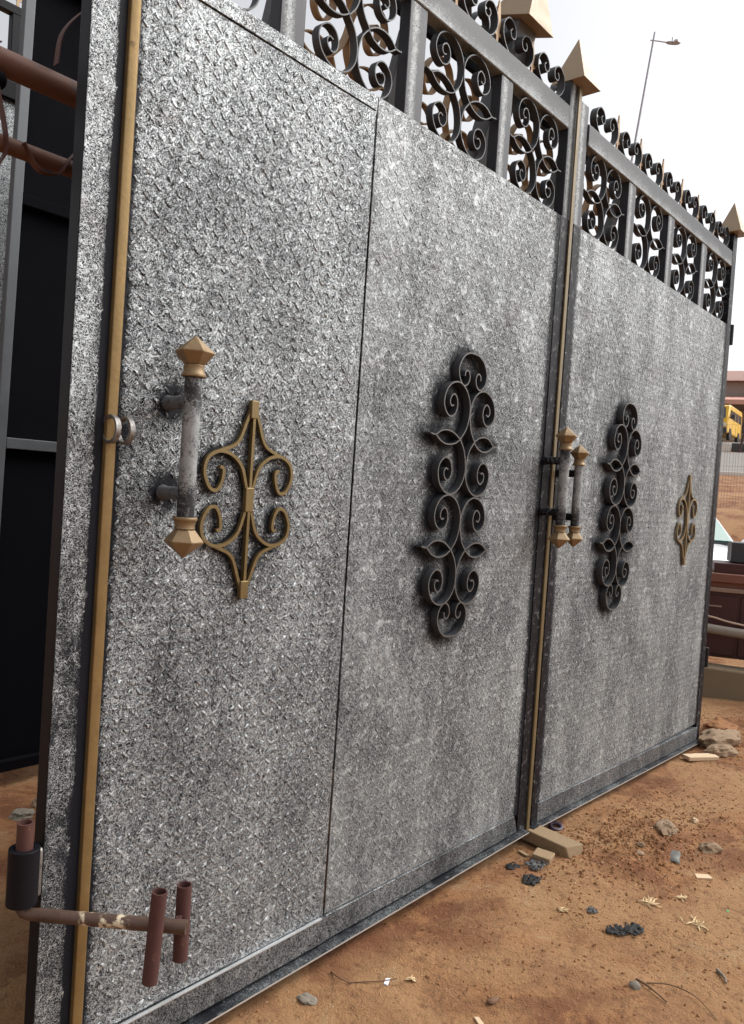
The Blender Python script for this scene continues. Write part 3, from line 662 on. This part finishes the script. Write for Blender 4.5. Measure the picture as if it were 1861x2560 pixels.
# ------------------------------------------------------------------ stones and litter on the soil
def stone(x, y, r, sq, seed, mat, label, rz=0., sink=.35, cat='stone', sub=4):
    o = MB().rock((0, 0, 0), r, seed, sub, sq, .36, rz).build('stone', mat, None, gpt(x, y, r*sq[2]*(1-2*sink)*.9), sharp=38)
    tag(o, label, cat)
stone(2.50, -.565, .036, (1.35, .75, .7), 3, 'stone', 'oblong brown stone lying alone at the right edge of the soil', R(-38))
stone(2.54, -.372, .045, (1.2, .9, .6), 4, 'stone', 'rounded stone half buried in the loose soil heap', R(20), .5)
stone(.735, -.085, .023, (.8, 1.3, .35), 5, 'grey_stone', 'flat grey stone near the bottom flange of the gate', R(10))
stone(4.13, -.10, .105, (1.45, .8, .5), 6, 'stone', 'largest rough boulder at the far bottom corner of the gate', R(-25))
stone(3.93, -.165, .068, (1.35, .8, .6), 7, 'stone', 'smaller boulder in front of the largest one by the gate corner', R(-30))
stone(4.42, -.02, .10, (1.2, .9, .5), 8, 'clod', 'lump of soil behind the boulders near the concrete kerb', R(10))
stone(4.30, .16, .07, (1.2, .9, .55), 18, 'clod', 'lump of soil against the far hinge post foot', R(60))
stone(2.23, -.385, .016, (1.3, .8, .6), 9, 'stone', 'small pale stone below the soil heap', R(-20), sub=2)
stone(2.30, -.362, .015, (1, .9, .7), 10, 'stone', 'small square stone just above the pale one', R(-60), sub=2)
stone(1.415, -.702, .016, (.9, 1.1, .7), 12, 'grey_stone', 'round grey pebble beside the forked twig', 0, sub=2)
stone(1.075, -.45, .014, (1.4, .7, .6), 13, 'twig', 'dark pebble near the bottom edge of the picture', R(-20), sub=2)
stone(.70, 1.44, .035, (1.2, .9, .6), 14, 'grey_stone', 'grey stone behind the hinge barrel', 0)
stone(.80, 1.50, .030, (1, 1.1, .7), 15, 'stone', 'brown stone beside the grey one behind the gate', 0)
stone(2.75, -.42, .018, (1.1, .9, .8), 16, 'clod2', 'crumbly pale lump on the soil towards the boulders', 0, sub=2)
def slab(name, mat, poly, h, x, y, rz, label, cat, tilt=0., dz=.0):
    o = MB().prism(poly, 0, h, 'z').build(name, mat, None, gpt(x, y, dz), h*.15 if h > .008 else 0)
    o.rotation_euler = (tilt, tilt*.5, rz); return tag(o, label, cat)
slab('wood_offcut', 'pale_wood', [(-.10, -.03), (.09, -.035), (.10, .028), (-.02, .034), (-.06, .028), (-.10, .035)], .022, 3.77, -.115, R(-33), 'pale flat wood offcut in front of the boulders', 'wood offcut')
slab('wood_chip', 'pale_wood', [(-.030, -.012), (.034, -.014), (.030, .012), (-.022, .016)], .006, 2.265, -.61, R(-40), 'flat pale wood chip below the lone oblong stone', 'wood chip', .08)
slab('wood_chip', 'pale_wood', [(-.030, -.010), (.030, -.008), (.026, .010), (-.030, .008)], .007, 2.17, -.045, R(-50), 'pale wood chip near the purple washer', 'wood chip', .08)
slab('wood_chip', 'wood', [(-.028, -.008), (.026, -.010), (.030, .007), (-.024, .010)], .006, 1.93, -.055, R(70), 'brown wood chip by the side of the small offcut', 'wood chip', .1)
def crumple(x, y, r, seed, mat, label, cat='plastic scrap', name='plastic_scrap'):
    rr = random.Random(seed); m = MB()
    n = 13; V = []; F = []
    for j in range(n):
        for i in range(n):
            u, v = (i/(n-1)-.5)*2, (j/(n-1)-.5)*2
            q = Vector((u*1.7+seed, v*1.7, seed*.7))
            V.append((r*u*(1+.35*mnoise.noise(q)), r*v*(.8+.35*mnoise.noise(q+Vector((9, 0, 0)))), .003+r*.36*abs(mnoise.noise(q*1.3+Vector((0, 7, 0))))+r*.10*mnoise.noise(q*3)))
    for j in range(n-1):
        for i in range(n-1):
            u, v = (i/(n-1)-.5)*2, (j/(n-1)-.5)*2
            if u*u+v*v > 1.15+.8*mnoise.noise(Vector((u*2+seed, v*2, 3))) or mnoise.noise(Vector((u*2.6+seed*2, v*2.6, 8))) > .33: continue
            F.append((j*n+i, j*n+i+1, (j+1)*n+i+1, (j+1)*n+i))
    m.add(V, F); o = m.build(name, mat, None, gpt(x, y), sharp=70); s = o.modifiers.new('thick', 'SOLIDIFY'); s.thickness = .0012
    return tag(o, label, cat)
crumple(1.80, -.09, .030, 21, 'plastic', 'torn black plastic scrap left of the small timber offcut')
crumple(1.85, -.148, .042, 22, 'grey_plastic', 'crumpled grey and black film in front of the small timber offcut')
crumple(1.735, -.195, .038, 23, 'plastic', 'dark film scrap nearest the viewer in front of the timber offcut')
crumple(1.665, -.540, .036, 24, 'plastic', 'curled black plastic scrap, left one of the pair on bare soil')
crumple(1.705, -.575, .038, 25, 'plastic', 'ragged black plastic scrap, right one of the pair on bare soil')
crumple(1.70, -.440, .020, 26, 'grey_plastic', 'small grey film scrap above the pair of black scraps')
def torus(name, mat, x, y, R0, r0, label, cat):
    m = MB(); P = [(R0*math.cos(a), R0*math.sin(a), r0) for a in np.linspace(0, 2*math.pi, 25)]
    m.tube(P, r0, 8); o = m.build(name, mat, None, gpt(x, y, -.001)); o.rotation_euler = (R(12), R(-8), 0); return tag(o, label, cat)
torus('rubber_washer', 'purple', 2.255, -.018, .024, .009, 'dark purple rubber ring on the soil beside the gate foot', 'washer')
# half buried cut can
m = MB(); V = []; F = []; n = 15
for i in range(n):
    a = R(-30+200*i/(n-1)); V += [(.030*math.cos(a), -.045, .028*math.sin(a)), (.030*math.cos(a), .045, .026*math.sin(a)+.004*math.sin(3*a))]
for i in range(n-1): F.append((2*i, 2*i+1, 2*i+3, 2*i+2))
m.add(V, F); o = m.build('crushed_can', 'steel', None, gpt(2.315, -.485, -.020)); s = o.modifiers.new('thick', 'SOLIDIFY'); s.thickness = .0015
o.rotation_euler = (R(8), 0, R(-70)); tag(o, 'open half of a crushed metal can sunk in the soil', 'can')
def twig(pts, r, mat, label, name='twig', cat='twig'):
    P = [np.array((x, y, gz(x, y)+r+dz)) for x, y, dz in pts]; P = spline(P, 6)
    m = MB(); m.tube([tuple(p) for p in P], [r*(1-.5*i/len(P)) for i in range(len(P))], 6)
    return m
def twigs(lst, mat, label, name, cat):
    m = MB()
    for pts, r in lst:
        P = spline([np.array((x, y, gz(x, y)+r+dz)) for x, y, dz in pts], 6); m.tube([tuple(p) for p in P], [r*(1-.5*i/len(P)) for i in range(len(P))], 6)
    o = m.build(name, mat); c0 = Vector(lst[0][0][0][:2]+(0,)); return tag(o, label, cat)
twigs([([(1.455, -.69, 0), (1.435, -.735, .004), (1.42, -.79, 0)], .0035)], 'twig', 'short straight brown twig at the bottom right', 'twig', 'twig')
twigs([([(1.463, -.717, 0), (1.50, -.77, .010), (1.50, -.84, .008), (1.451, -.914, 0)], .0022)], 'twig', 'long thin curved wire bowing across the bottom right soil', 'wire', 'wire')
twigs([([(1.69, -.84, 0), (1.66, -.87, .003), (1.64, -.88, 0)], .005)], 'grey_stone', 'grey stick fragment at the right edge low down', 'stick', 'stick')
twigs([([(.86, -.055, 0), (.845, -.10, .003), (.85, -.14, 0)], .0022), ([(.85, -.13, 0), (.92, -.19, .002), (.96, -.21, 0)], .0018)], 'twig', 'thin forked straw close to the gate flange', 'straw', 'straw')
def husk(x, y, rz, ln, label, seed):
    rr = random.Random(seed); m = MB()
    for i in range(13):
        P = []; a = rr.uniform(-.9, .9); px, py = rr.uniform(-.22, .06)*ln, rr.uniform(-.05, .05)*ln
        for q in range(5): a += rr.uniform(-.3, .3); P.append((px+math.cos(a)*q*ln*.09, py+math.sin(a)*q*ln*.09, .001+.0045*abs(math.sin(q*.9+i))))
        a += rr.uniform(-.4, .4)
        wv = rr.uniform(.0012, .0048); P = spline([np.array(p) for p in P], 4); V = []; F = []
        for t, p in enumerate(P):
            w_ = wv*math.sin(math.pi*(t+.6)/(len(P)+.4)); V += [(p[0]-math.sin(a)*w_, p[1]+math.cos(a)*w_, p[2]), (p[0], p[1], p[2]+.001), (p[0]+math.sin(a)*w_, p[1]-math.cos(a)*w_, p[2])]
        for t in range(len(P)-1):
            for k_ in (0, 1): F.append((t*3+k_, t*3+k_+1, t*3+k_+4, t*3+k_+3))
        m.add(V, F)
    o = m.build('dry_husk', 'husk', None, gpt(x, y)); o.rotation_euler = (0, 0, rz); s = o.modifiers.new('thick', 'SOLIDIFY'); s.thickness = .001
    tag(o, label, 'husk')
husk(1.89, -.705, R(-40), .16, 'large torn straw coloured husk on bare soil at the right', 1)
husk(1.90, -.54, R(-50), .14, 'scatter of fine pale fibres above the large husk', 2)
husk(2.04, -.605, R(-65), .10, 'narrow pale split husk right of the fine fibres', 3)
husk(1.64, -.36, R(-60), .08, 'small pale husk left of the grey film scrap', 4)
husk(.98, -.235, R(-30), .06, 'crumbled pale husk close to the middle of the gate flange', 6)
slab('green_scrap', 'leaf', [(-.008, -.004), (.010, -.003), (.008, .005), (-.008, .004)], .002, 2.08, -.755, .4, 'tiny green scrap near the right edge', 'scrap')
slab('white_scrap', 'lampglass', [(-.016, -.006), (.018, -.004), (.012, .008), (-.014, .006)], .003, .93, -.20, .4, 'small bright foil scrap near the gate flange', 'scrap')
slab('white_scrap', 'pale_wood', [(-.022, -.006), (.020, -.008), (.024, .004), (-.020, .008)], .006, .98, -.47, 1.1, 'pale oval chip at the bottom edge of the soil', 'scrap')
slab('white_scrap', 'lampglass', [(-.05, -.012), (.05, -.02), (.04, .012), (-.045, .016)], .004, .85, 1.40, .5, 'white paper scrap beside the stones behind the gate', 'scrap')
# loose grit, two tones
def grit(name, mat, n, rmin, rmax, seed, label, heap=False):
    rr = random.Random(seed); V = []; F = []
    base = [(1, .1, .1), (-.9, .2, .0), (.1, .9, .1), (-.1, -1, .05), (.35, .3, .75), (-.3, -.25, .8), (0, 0, -.6)]
    fc = [(0, 2, 4), (2, 1, 5), (2, 5, 4), (1, 3, 5), (3, 0, 4), (3, 4, 5), (0, 6, 2), (2, 6, 1), (1, 6, 3), (3, 6, 0)]
    k_ = 0
    while k_ < n:
        x = rr.uniform(.2, 5.2); y = rr.uniform(-1.1, .0) if rr.random() < .9 else rr.uniform(0.1, 1.6)
        if heap:
            x, y = (rr.gauss(2.36, .30), rr.gauss(-.31, .15)) if rr.random() < .75 else (rr.gauss(4.45, .3), rr.gauss(.0, .2))
            if y > -.035 and x < 4.12: continue
        if y > 0 and .1 < x < 4.1 and y < .06: continue
        dn = .35+1.2*mnoise.noise(Vector((x*1.7+seed, y*1.7, 2)))+.7*math.exp(-(((x-2.4)/.6)**2+((y+.33)/.32)**2))
        if x > 3.9: dn += .5
        if not heap and rr.random() > dn: continue
        r = rmin+(rmax-rmin)*rr.random()**3; a = rr.uniform(0, 6.28); ca, sa = math.cos(a), math.sin(a); o_ = len(V); z = gz(x, y)
        sx, sy, sz = rr.uniform(.7, 1.3), rr.uniform(.5, 1), rr.uniform(.5, .9)
        for p in base:
            u_, v_ = p[0]*sx*r*rr.uniform(.8, 1.2), p[1]*sy*r*rr.uniform(.8, 1.2); V.append((x+u_*ca-v_*sa, y+u_*sa+v_*ca, z+p[2]*sz*r+r*.15))
        F += [tuple(t+o_ for t in q) for q in fc]; k_ += 1
    me_ = bpy.data.meshes.new(name); me_.from_pydata(V, [], F); tag(put(name, me_, mat), label, None, None, 'stuff')
grit('soil_crumbs', 'clod', 9000, .0015, .0075, 5, 'loose crumbs of orange soil scattered over the ground')
grit('loose_soil', 'clod', 3200, .002, .0105, 9, 'heap of loose dark soil crumbs right of the wedged timber block', True)
grit('pale_grit', 'clod2', 800, .0015, .006, 6, 'pale grit and splinters scattered over the soil')

# ------------------------------------------------------------------ beyond the right end of the gate
YB = math.atan2(BD[1], BD[0])
def fr(d, s=0., z=None, k=1.1):   # point d metres along the view towards the road, s metres to the left of it
    d *= k
    x, y = CAM.x+BD[0]*d-BD[1]*s, CAM.y+BD[1]*d+BD[0]*s
    return Vector((x, y, prof(x, y) if z is None else z))
def rot(e, a=0.): e.rotation_euler = (0, 0, YB+a)
# low concrete kerb wall, across the view
KW = MB().hexa([(-.10, -1.6, -.15), (.10, -1.6, -.15), (.10, 1.9, -.10), (-.10, 1.9, -.10)], [(-.09, -1.6, .25), (.10, -1.6, .25), (.10, 1.9, .32), (-.09, 1.9, .32)])
o = KW.build('kerb_wall', 'concrete', None, fr(5.85, .25, -.09), .02); rot(o, R(6)); tag(o, 'low stained concrete wall carrying the maroon cabinet', 'wall')
def cabinet():
    e = tag(empty('maroon_cabinet', fr(6.05, .25, .215)), 'low maroon steel cabinet with red brown ledge on the concrete wall', 'cabinet'); rot(e, R(6))
    MB().box(0, .5, -1.6, 1.6, 0, .50).build('body', 'maroon', e, None, .004)
    for i, y in enumerate(np.arange(-1.5, 1.6, .34)):
        d = MB().box(-.012, -.0005, -.155, .155, .02, .47).build('door', 'maroon', e, (0, y, 0), .004)
        MB().box(-.028, -.012, -.05, .05, .385, .397).build('handle', 'pinkish', d, None, .003)
    MB().box(-.03, .5, -1.6, 1.6, .5005, .535).build('lower_ledge', 'pinkish', e, None, .006)
    MB().box(-.01, .5, -1.6, 1.6, .5355, .575).build('frieze', 'redbrown', e, None, .004)
    MB().box(-.05, .5, -1.6, 1.6, .5755, .645).build('upper_ledge', 'redbrown', e, None, .008)
    MB().box(.0, .4, -1.6, -.12, .6455, .72).build('step', 'maroon', e, None, .004)
cabinet()
cb = fr(6.2, .22, .94)
o = MB().box(0, .3, -.9, -.20, 0, .155).box(.02, .2, -.9, -.35, .1552, .20).build('charcoal_box', 'charcoal', None, cb, .006); rot(o, R(6))
tag(o, 'charcoal metal box standing on top of the maroon cabinet', 'box')
P = [fr(5.93, 1.2, .50), fr(5.92, .5, .47), fr(5.92, .0, .44), fr(5.95, -.9, .40)]
tag(MB().tube([tuple(p) for p in P], .035, 12).build('drain_pipe', 'pipe_grey'), 'dull grey pipe lying across the front of the maroon cabinet', 'pipe')
P = spline([np.array(fr(5.88, 1.2, .60)), np.array(fr(5.88, .5, .56)), np.array(fr(5.88, .15, .545)), np.array(fr(5.88, -.1, .505)), np.array(fr(5.9, -.9, .44))], 6)
tag(MB().tube([tuple(p) for p in P], .007, 8).build('cable', 'cable'), 'thin pale cable drooping above the grey pipe', 'cable')

def car():
    e = tag(empty('parked_car', fr(9.6, .93, .02)), 'white parked car with pale green windscreen beyond the gate', 'car'); e.rotation_euler = (0, 0, YB+math.pi+R(17))
    # x forward, y left, z up; nose towards the viewer
    sec = [(2.15, .40, .62, .72), (2.05, .30, .74, .80), (1.5, .22, .86, .84), (.95, .22, .96, .86), (.1, .22, 1.0, .87), (-1.2, .22, 1.0, .87), (-1.9, .24, 1.0, .84), (-2.2, .35, .95, .76)]
    V = []; F = []; n = 10
    for x, z0, z1, hw in sec:
        for yy, zz in ((-hw*.88, z0), (-hw, z0+.12), (-hw, z1-.16), (-hw*.94, z1-.05), (-hw*.6, z1), (hw*.6, z1), (hw*.94, z1-.05), (hw, z1-.16), (hw, z0+.12), (hw*.88, z0)): V.append((x, yy, zz))
    for i in range(len(sec)-1):
        for j in range(n): F.append((i*n+j, i*n+(j+1) % n, (i+1)*n+(j+1) % n, (i+1)*n+j))
    F += [tuple(range(n)), tuple((len(sec)-1)*n+j for j in range(n))]
    MB().add(V, F).build('body', 'car', e)
    def quad(nm, mat, pts, par, th=.012):
        a, b, c_ = Vector(pts[0]), Vector(pts[1]), Vector(pts[2]); nn = (b-a).cross(c_-a).normalized()*th
        return MB().hexa([tuple(Vector(p)) for p in pts], [tuple(Vector(p)+nn) for p in pts]).build(nm, mat, par, None, .004)
    cab = MB().hexa([(.92, -.74, .94), (.92, .74, .94), (-1.75, .74, .96), (-1.75, -.74, .96)], [(.22, -.56, 1.40), (.22, .56, 1.40), (-1.15, .56, 1.40), (-1.15, -.56, 1.40)]).build('cabin', 'car', e, None, .05)
    quad('windscreen', 'glass', [(.90, -.66, .965), (.90, .66, .965), (.26, .51, 1.385), (.26, -.51, 1.385)], e, .035)
    for s in (1, -1):
        quad('side_window', 'glass', [(.62, s*.715, .99), (-1.45, s*.715, .99), (-1.0, s*.585, 1.34), (.18, s*.585, 1.34)][::s], e, .02)
        for x in (1.35, -1.35):
            wh = MB().tube([(x, s*.70, .30), (x, s*.86, .30)], .31, 24).build('wheel', 'rubber', e, None, .02)
            MB().tube([(x, s*.861, .30), (x, s*.868, .30)], .19, 18).build('rim', 'steel', wh)
        MB().rock((2.03, s*.58, .64), .1, 3, 2, (.7, 1.3, .6), .05).build('headlight', 'lampglass', e)
        MB().rock((.62, s*.93, .98), .07, 3, 2, (.6, 1.2, .8), .05).build('mirror', 'car', e)
    MB().box(.90, .98, -.66, .66, .955, .972).build('wiper_cowl', 'trimdark', e)
    MB().box(2.145, 2.165, -.4, .4, .44, .58).build('grille', 'trimdark', e)
car()

# wire mesh fence on the bank
def fence():
    e = tag(empty('mesh_fence', fr(15, 0)), 'sagging wire mesh fence on the bank beside the road', 'fence'); rot(e)
    W_ = []; z0 = 1.40-e.location.z
    m = MB()
    for i in range(64): m.tube([(0, 1.6-i*.05, z0-.02), (0.02*math.sin(i), 1.6-i*.05+.01*math.sin(i*2.1), z0+1.62)], .0016, 4)
    for j in range(5): m.tube([(0, 1.6, z0+.05+j*.39), (0, -1.6, z0+.05+j*.39)], .0014, 4)
    m.build('mesh_wires', 'wire', e)
    for y in (1.7, -1.7): MB().tube([(.03, y, z0-.3), (.03, y, z0+1.75)], .045, 10).build('post', 'post_brown', e)
fence()
# road, kerbs
def strip(name, d0, d1, dz, mat, w=60, n=14):
    V = []; F = []
    for i in range(n+1):
        d = d0+(d1-d0)*i/n
        for s in (-w, w):
            p = fr(d, s); V.append((p.x, p.y, p.z+dz))
    for i in range(n): F.append((2*i, 2*i+1, 2*i+3, 2*i+2))
    return tag(MB().add(V, F).build(name, mat), 'pale worn asphalt road across the slope' if name == 'road' else None, None, None, 'structure')
strip('road', 26.2, 36.5, .02, 'asphalt')
strip('road', 39.5, 52, .03, 'asphalt')
o = MB().box(-.12, .12, -30, 30, -.3, .12).build('kerb', 'bwhite', None, fr(26.1), .02); rot(o); tag(o, 'pale concrete kerb along the near side of the road', None, None, 'structure')
KB = MB().box(-.2, .2, -.30, .30, -.5, .38)
for sy, mt, lb in ((.64, 'bwhite', 'white painted kerb block left of the black one below the van'), (.0, 'charcoal', 'black painted kerb block below the yellow van'), (-.64, 'bwhite', 'white painted kerb block right of the black one')):
    o = KB.build('kerb_block', mt, None, fr(37.3, sy+.17), .02); rot(o); tag(o, lb, 'kerb block', 'painted kerb blocks of the median')
for sy in (-15.3, 15.65):
    o = MB().box(-.2, .2, -14.5, 14.5, -.6, .37).build('kerb', 'bwhite', None, fr(37.3, sy), .02); rot(o); tag(o, 'pale kerb of the road median', None, None, 'structure')
pb = fr(36.6, .14); m = MB().tube([(0, 0, -.1), (0, -.16, .9), (.02, -.33, 1.9)], [.055, .05, .045], 10)
o = m.build('leaning_post', 'post_brown', None, pb); rot(o); tag(o, 'dark leaning wooden post in front of the yellow van', 'post')

def van():
    e = tag(empty('yellow_van', fr(45.6, 1.32)+Vector((0, 0, .03))), 'yellow minibus with black bumper parked across the road', 'van'); e.rotation_euler = (0, 0, YB+math.pi-R(9))
    side_ = [(-2.2, .35), (2.15, .35), (2.25, .55), (2.22, .95), (2.08, 1.15), (1.72, 1.85), (1.55, 1.93), (-2.1, 1.95), (-2.25, 1.8)]
    MB().prism([(p[0], p[1]) for p in side_], -.84, .84, 'y').build('body', 'van', e, None, .06)
    MB().hexa([(2.13, -.70, 1.17), (2.13, .70, 1.17), (2.09, .70, 1.17), (2.09, -.70, 1.17)], [(1.80, -.62, 1.78), (1.80, .62, 1.78), (1.74, .62, 1.78), (1.74, -.62, 1.78)]).build('windscreen', 'vglass', e)
    MB().box(2.2, 2.34, -.82, .82, .30, .62).build('bumper', 'trimdark', e, None, .03)
    MB().box(2.225, 2.27, -.55, .55, .66, .86).build('grille', 'trimdark', e)
    for s in (1, -1):
        for a, b in ((.95, 1.62), (-.05, .85), (-1.05, -.15), (-2.0, -1.15)):
            MB().hexa([(b+.12 if b > 1.5 else b, s*.846, 1.18), (a, s*.846, 1.18), (a, s*.80, 1.18), (b+.12 if b > 1.5 else b, s*.80, 1.18)], [(b-.12 if b > 1.5 else b, s*.846, 1.66), (a, s*.846, 1.66), (a, s*.80, 1.66), (b-.12 if b > 1.5 else b, s*.80, 1.66)]).build('side_window', 'vglass', e)
        for x in (1.35, -1.35): MB().tube([(x, s*.70, .32), (x, s*.87, .32)], .33, 20).build('wheel', 'rubber', e)
        MB().box(2.24, 2.28, s*.68-.1, s*.68+.1, .70, .86).build('headlight', 'lampglass', e)
        MB().box(1.85, 1.97, s*1.05-.09, s*1.05+.09, 1.12, 1.36).build('mirror', 'trimdark', e, None, .02)
        MB().tube([(1.9, s*.84, 1.2), (1.9, s*1.0, 1.24)], .02, 6).build('mirror_arm', 'trimdark', e)
    for x in np.arange(-1.7, 1.4, .5):
        MB().box(x, x+.04, -.7, .7, 1.952, 2.03).build('rack_bar', 'trimdark', e)
van()
def building():
    e = tag(empty('shop_building', fr(60, 0)), 'grey walled building with brown roof and salmon awning behind the van', 'building'); rot(e)
    b = e.location.z
    MB().box(0, 9, -7, 12, -1.0, 2.35).build('shop_wall', 'bbeige', e)
    MB().box(.2, 9, -7, 12, 2.351, 4.55).build('upper_wall', 'bwall', e)
    MB().add([(-.5, -7.5, 4.55), (-.5, 12.5, 4.55), (4.5, 12.5, 6.1), (4.5, -7.5, 6.1), (9.5, -7.5, 4.55), (9.5, 12.5, 4.55)], [(0, 1, 2, 3), (3, 2, 5, 4), (0, 3, 4), (1, 5, 2), (0, 4, 5, 1)]).build('roof', 'broof', e, None, .0)
    for y in (-6.3, -3.5, -.42, 4.6, 8.6): MB().box(-.25, .19, y-.20, y+.20, 3.43, 4.50).build('pillar', 'bwhite', e, None, .02)
    MB().hexa([(-4.2, -7, 2.30), (-.002, -7, 3.2), (-.002, 12, 3.2), (-4.2, 12, 2.30)], [(-4.2, -7, 2.66), (-.002, -7, 3.42), (-.002, 12, 3.42), (-4.2, 12, 2.66)]).build('awning', 'awning', e, None, .03)
    for y in (-5, -1.6, 2, 6): 
        MB().box(-.04, -.001, y-.6, y+.6, -.6, 1.5).build('door', 'trimdark', e)
    for y in (-5, -2.2, 3, 6.6): 
        f_ = MB().box(.14, .199, y-.55, y+.55, 3.45, 4.2).build('window', 'vglass', e)
        MB().box(.12, .139, y-.02, y+.02, 3.45, 4.2).build('mullion', 'bwhite', f_)
building()
def lamp():
    b = Vector((20.35, 8.05, 0)); b.z = prof(b.x, b.y); top = Vector((20.66, 7.74, 14.28)); t0 = Vector((20.35, 7.96, 11.0)); d = (top-t0)/(top.z-t0.z)
    bot = top+d*(b.z-top.z)
    e = tag(empty('street_lamp', bot), 'tall thin leaning street lamp against the white sky', 'street lamp')
    T = top-bot
    MB().tube([(0, 0, 0), tuple(T*.5), tuple(T), tuple(T*1.012)], [.055, .040, .026, .022], 10).build('pole', 'lamp', e)
    a = T*.993; rdir = Vector((r2.x, r2.y, 0)).normalized()
    end = a+rdir*.42+Vector((0, 0, -.03))
    MB().tube([tuple(a-rdir*.08), tuple(a), tuple(end)], .017, 8).build('arm', 'lamp', e)
    hd = MB().rock((0, 0, 0), .11, 2, 2, (1.9, .8, .32), .1).build('lamp_head', 'lamp', e, end+rdir*.13); hd.rotation_euler = (0, 0, math.atan2(rdir.y, rdir.x))
    MB().box(-.11, .06, -.05, .05, -.012, .03).build('solar_panel', 'lampglass', e, end+rdir*.24+Vector((0, 0, .03)))
    MB().tube([(0, 0, 0), (0, 0, .12)], .015, 8).build('sensor', 'lamp', e, end+rdir*.10+Vector((0, 0, .03)))
lamp()
def person():
    o0 = fr(38.6, -.22); e = tag(empty('person', o0), 'person in dark clothes standing at the right edge beyond the road', 'person'); rot(e, math.pi)
    J = {'hip': (0, 0, .93, .16), 'wst': (0, 0, 1.10, .14), 'chs': (0, 0, 1.35, .17), 'nck': (0, 0, 1.50, .065), 'hed': (.02, 0, 1.60, .10), 'top': (.01, 0, 1.72, .085)}
    for s, q in ((1, 'l'), (-1, 'r')):
        J.update({q+'sh': (0, s*.19, 1.42, .07), q+'el': (.02, s*.27, 1.14, .05), q+'wr': (.10, s*.27, .90, .036), q+'ha': (.13, s*.27, .80, .04),
                  q+'th': (0, s*.10, .86, .10), q+'kn': (.03, s*.11, .48, .065), q+'an': (0, s*.11, .08, .045), q+'to': (.15, s*.12, .04, .04)})
    E_ = [('hip', 'wst'), ('wst', 'chs'), ('chs', 'nck'), ('nck', 'hed'), ('hed', 'top')]
    for q in 'lr': E_ += [('chs', q+'sh'), (q+'sh', q+'el'), (q+'el', q+'wr'), (q+'wr', q+'ha'), ('hip', q+'th'), (q+'th', q+'kn'), (q+'kn', q+'an'), (q+'an', q+'to')]
    ks = list(J); me_ = bpy.data.meshes.new('body'); me_.from_pydata([J[k_][:3] for k_ in ks], [(ks.index(a), ks.index(b)) for a, b in E_], [])
    o = bpy.data.objects.new('body', me_); col.objects.link(o); o.parent = e
    o.modifiers.new('skin', 'SKIN'); o.modifiers.new('sub', 'SUBSURF').levels = 2; o.modifiers['sub'].render_levels = 2
    for i, k_ in enumerate(ks):
        sv = me_.skin_vertices[0].data[i]; sv.radius = (J[k_][3], J[k_][3]); sv.use_root = (k_ == 'hip')
    me_.materials.append(MAT['cloth'])
    MB().rock((.012, 0, 1.665), .115, 2, 3, (1.0, .86, 1.0), .04).build('hair', 'trimdark', e)
    MB().rock((.06, 0, 1.625), .088, 2, 3, (.75, .80, 1.1), .04).build('face', 'skin', e)
person()
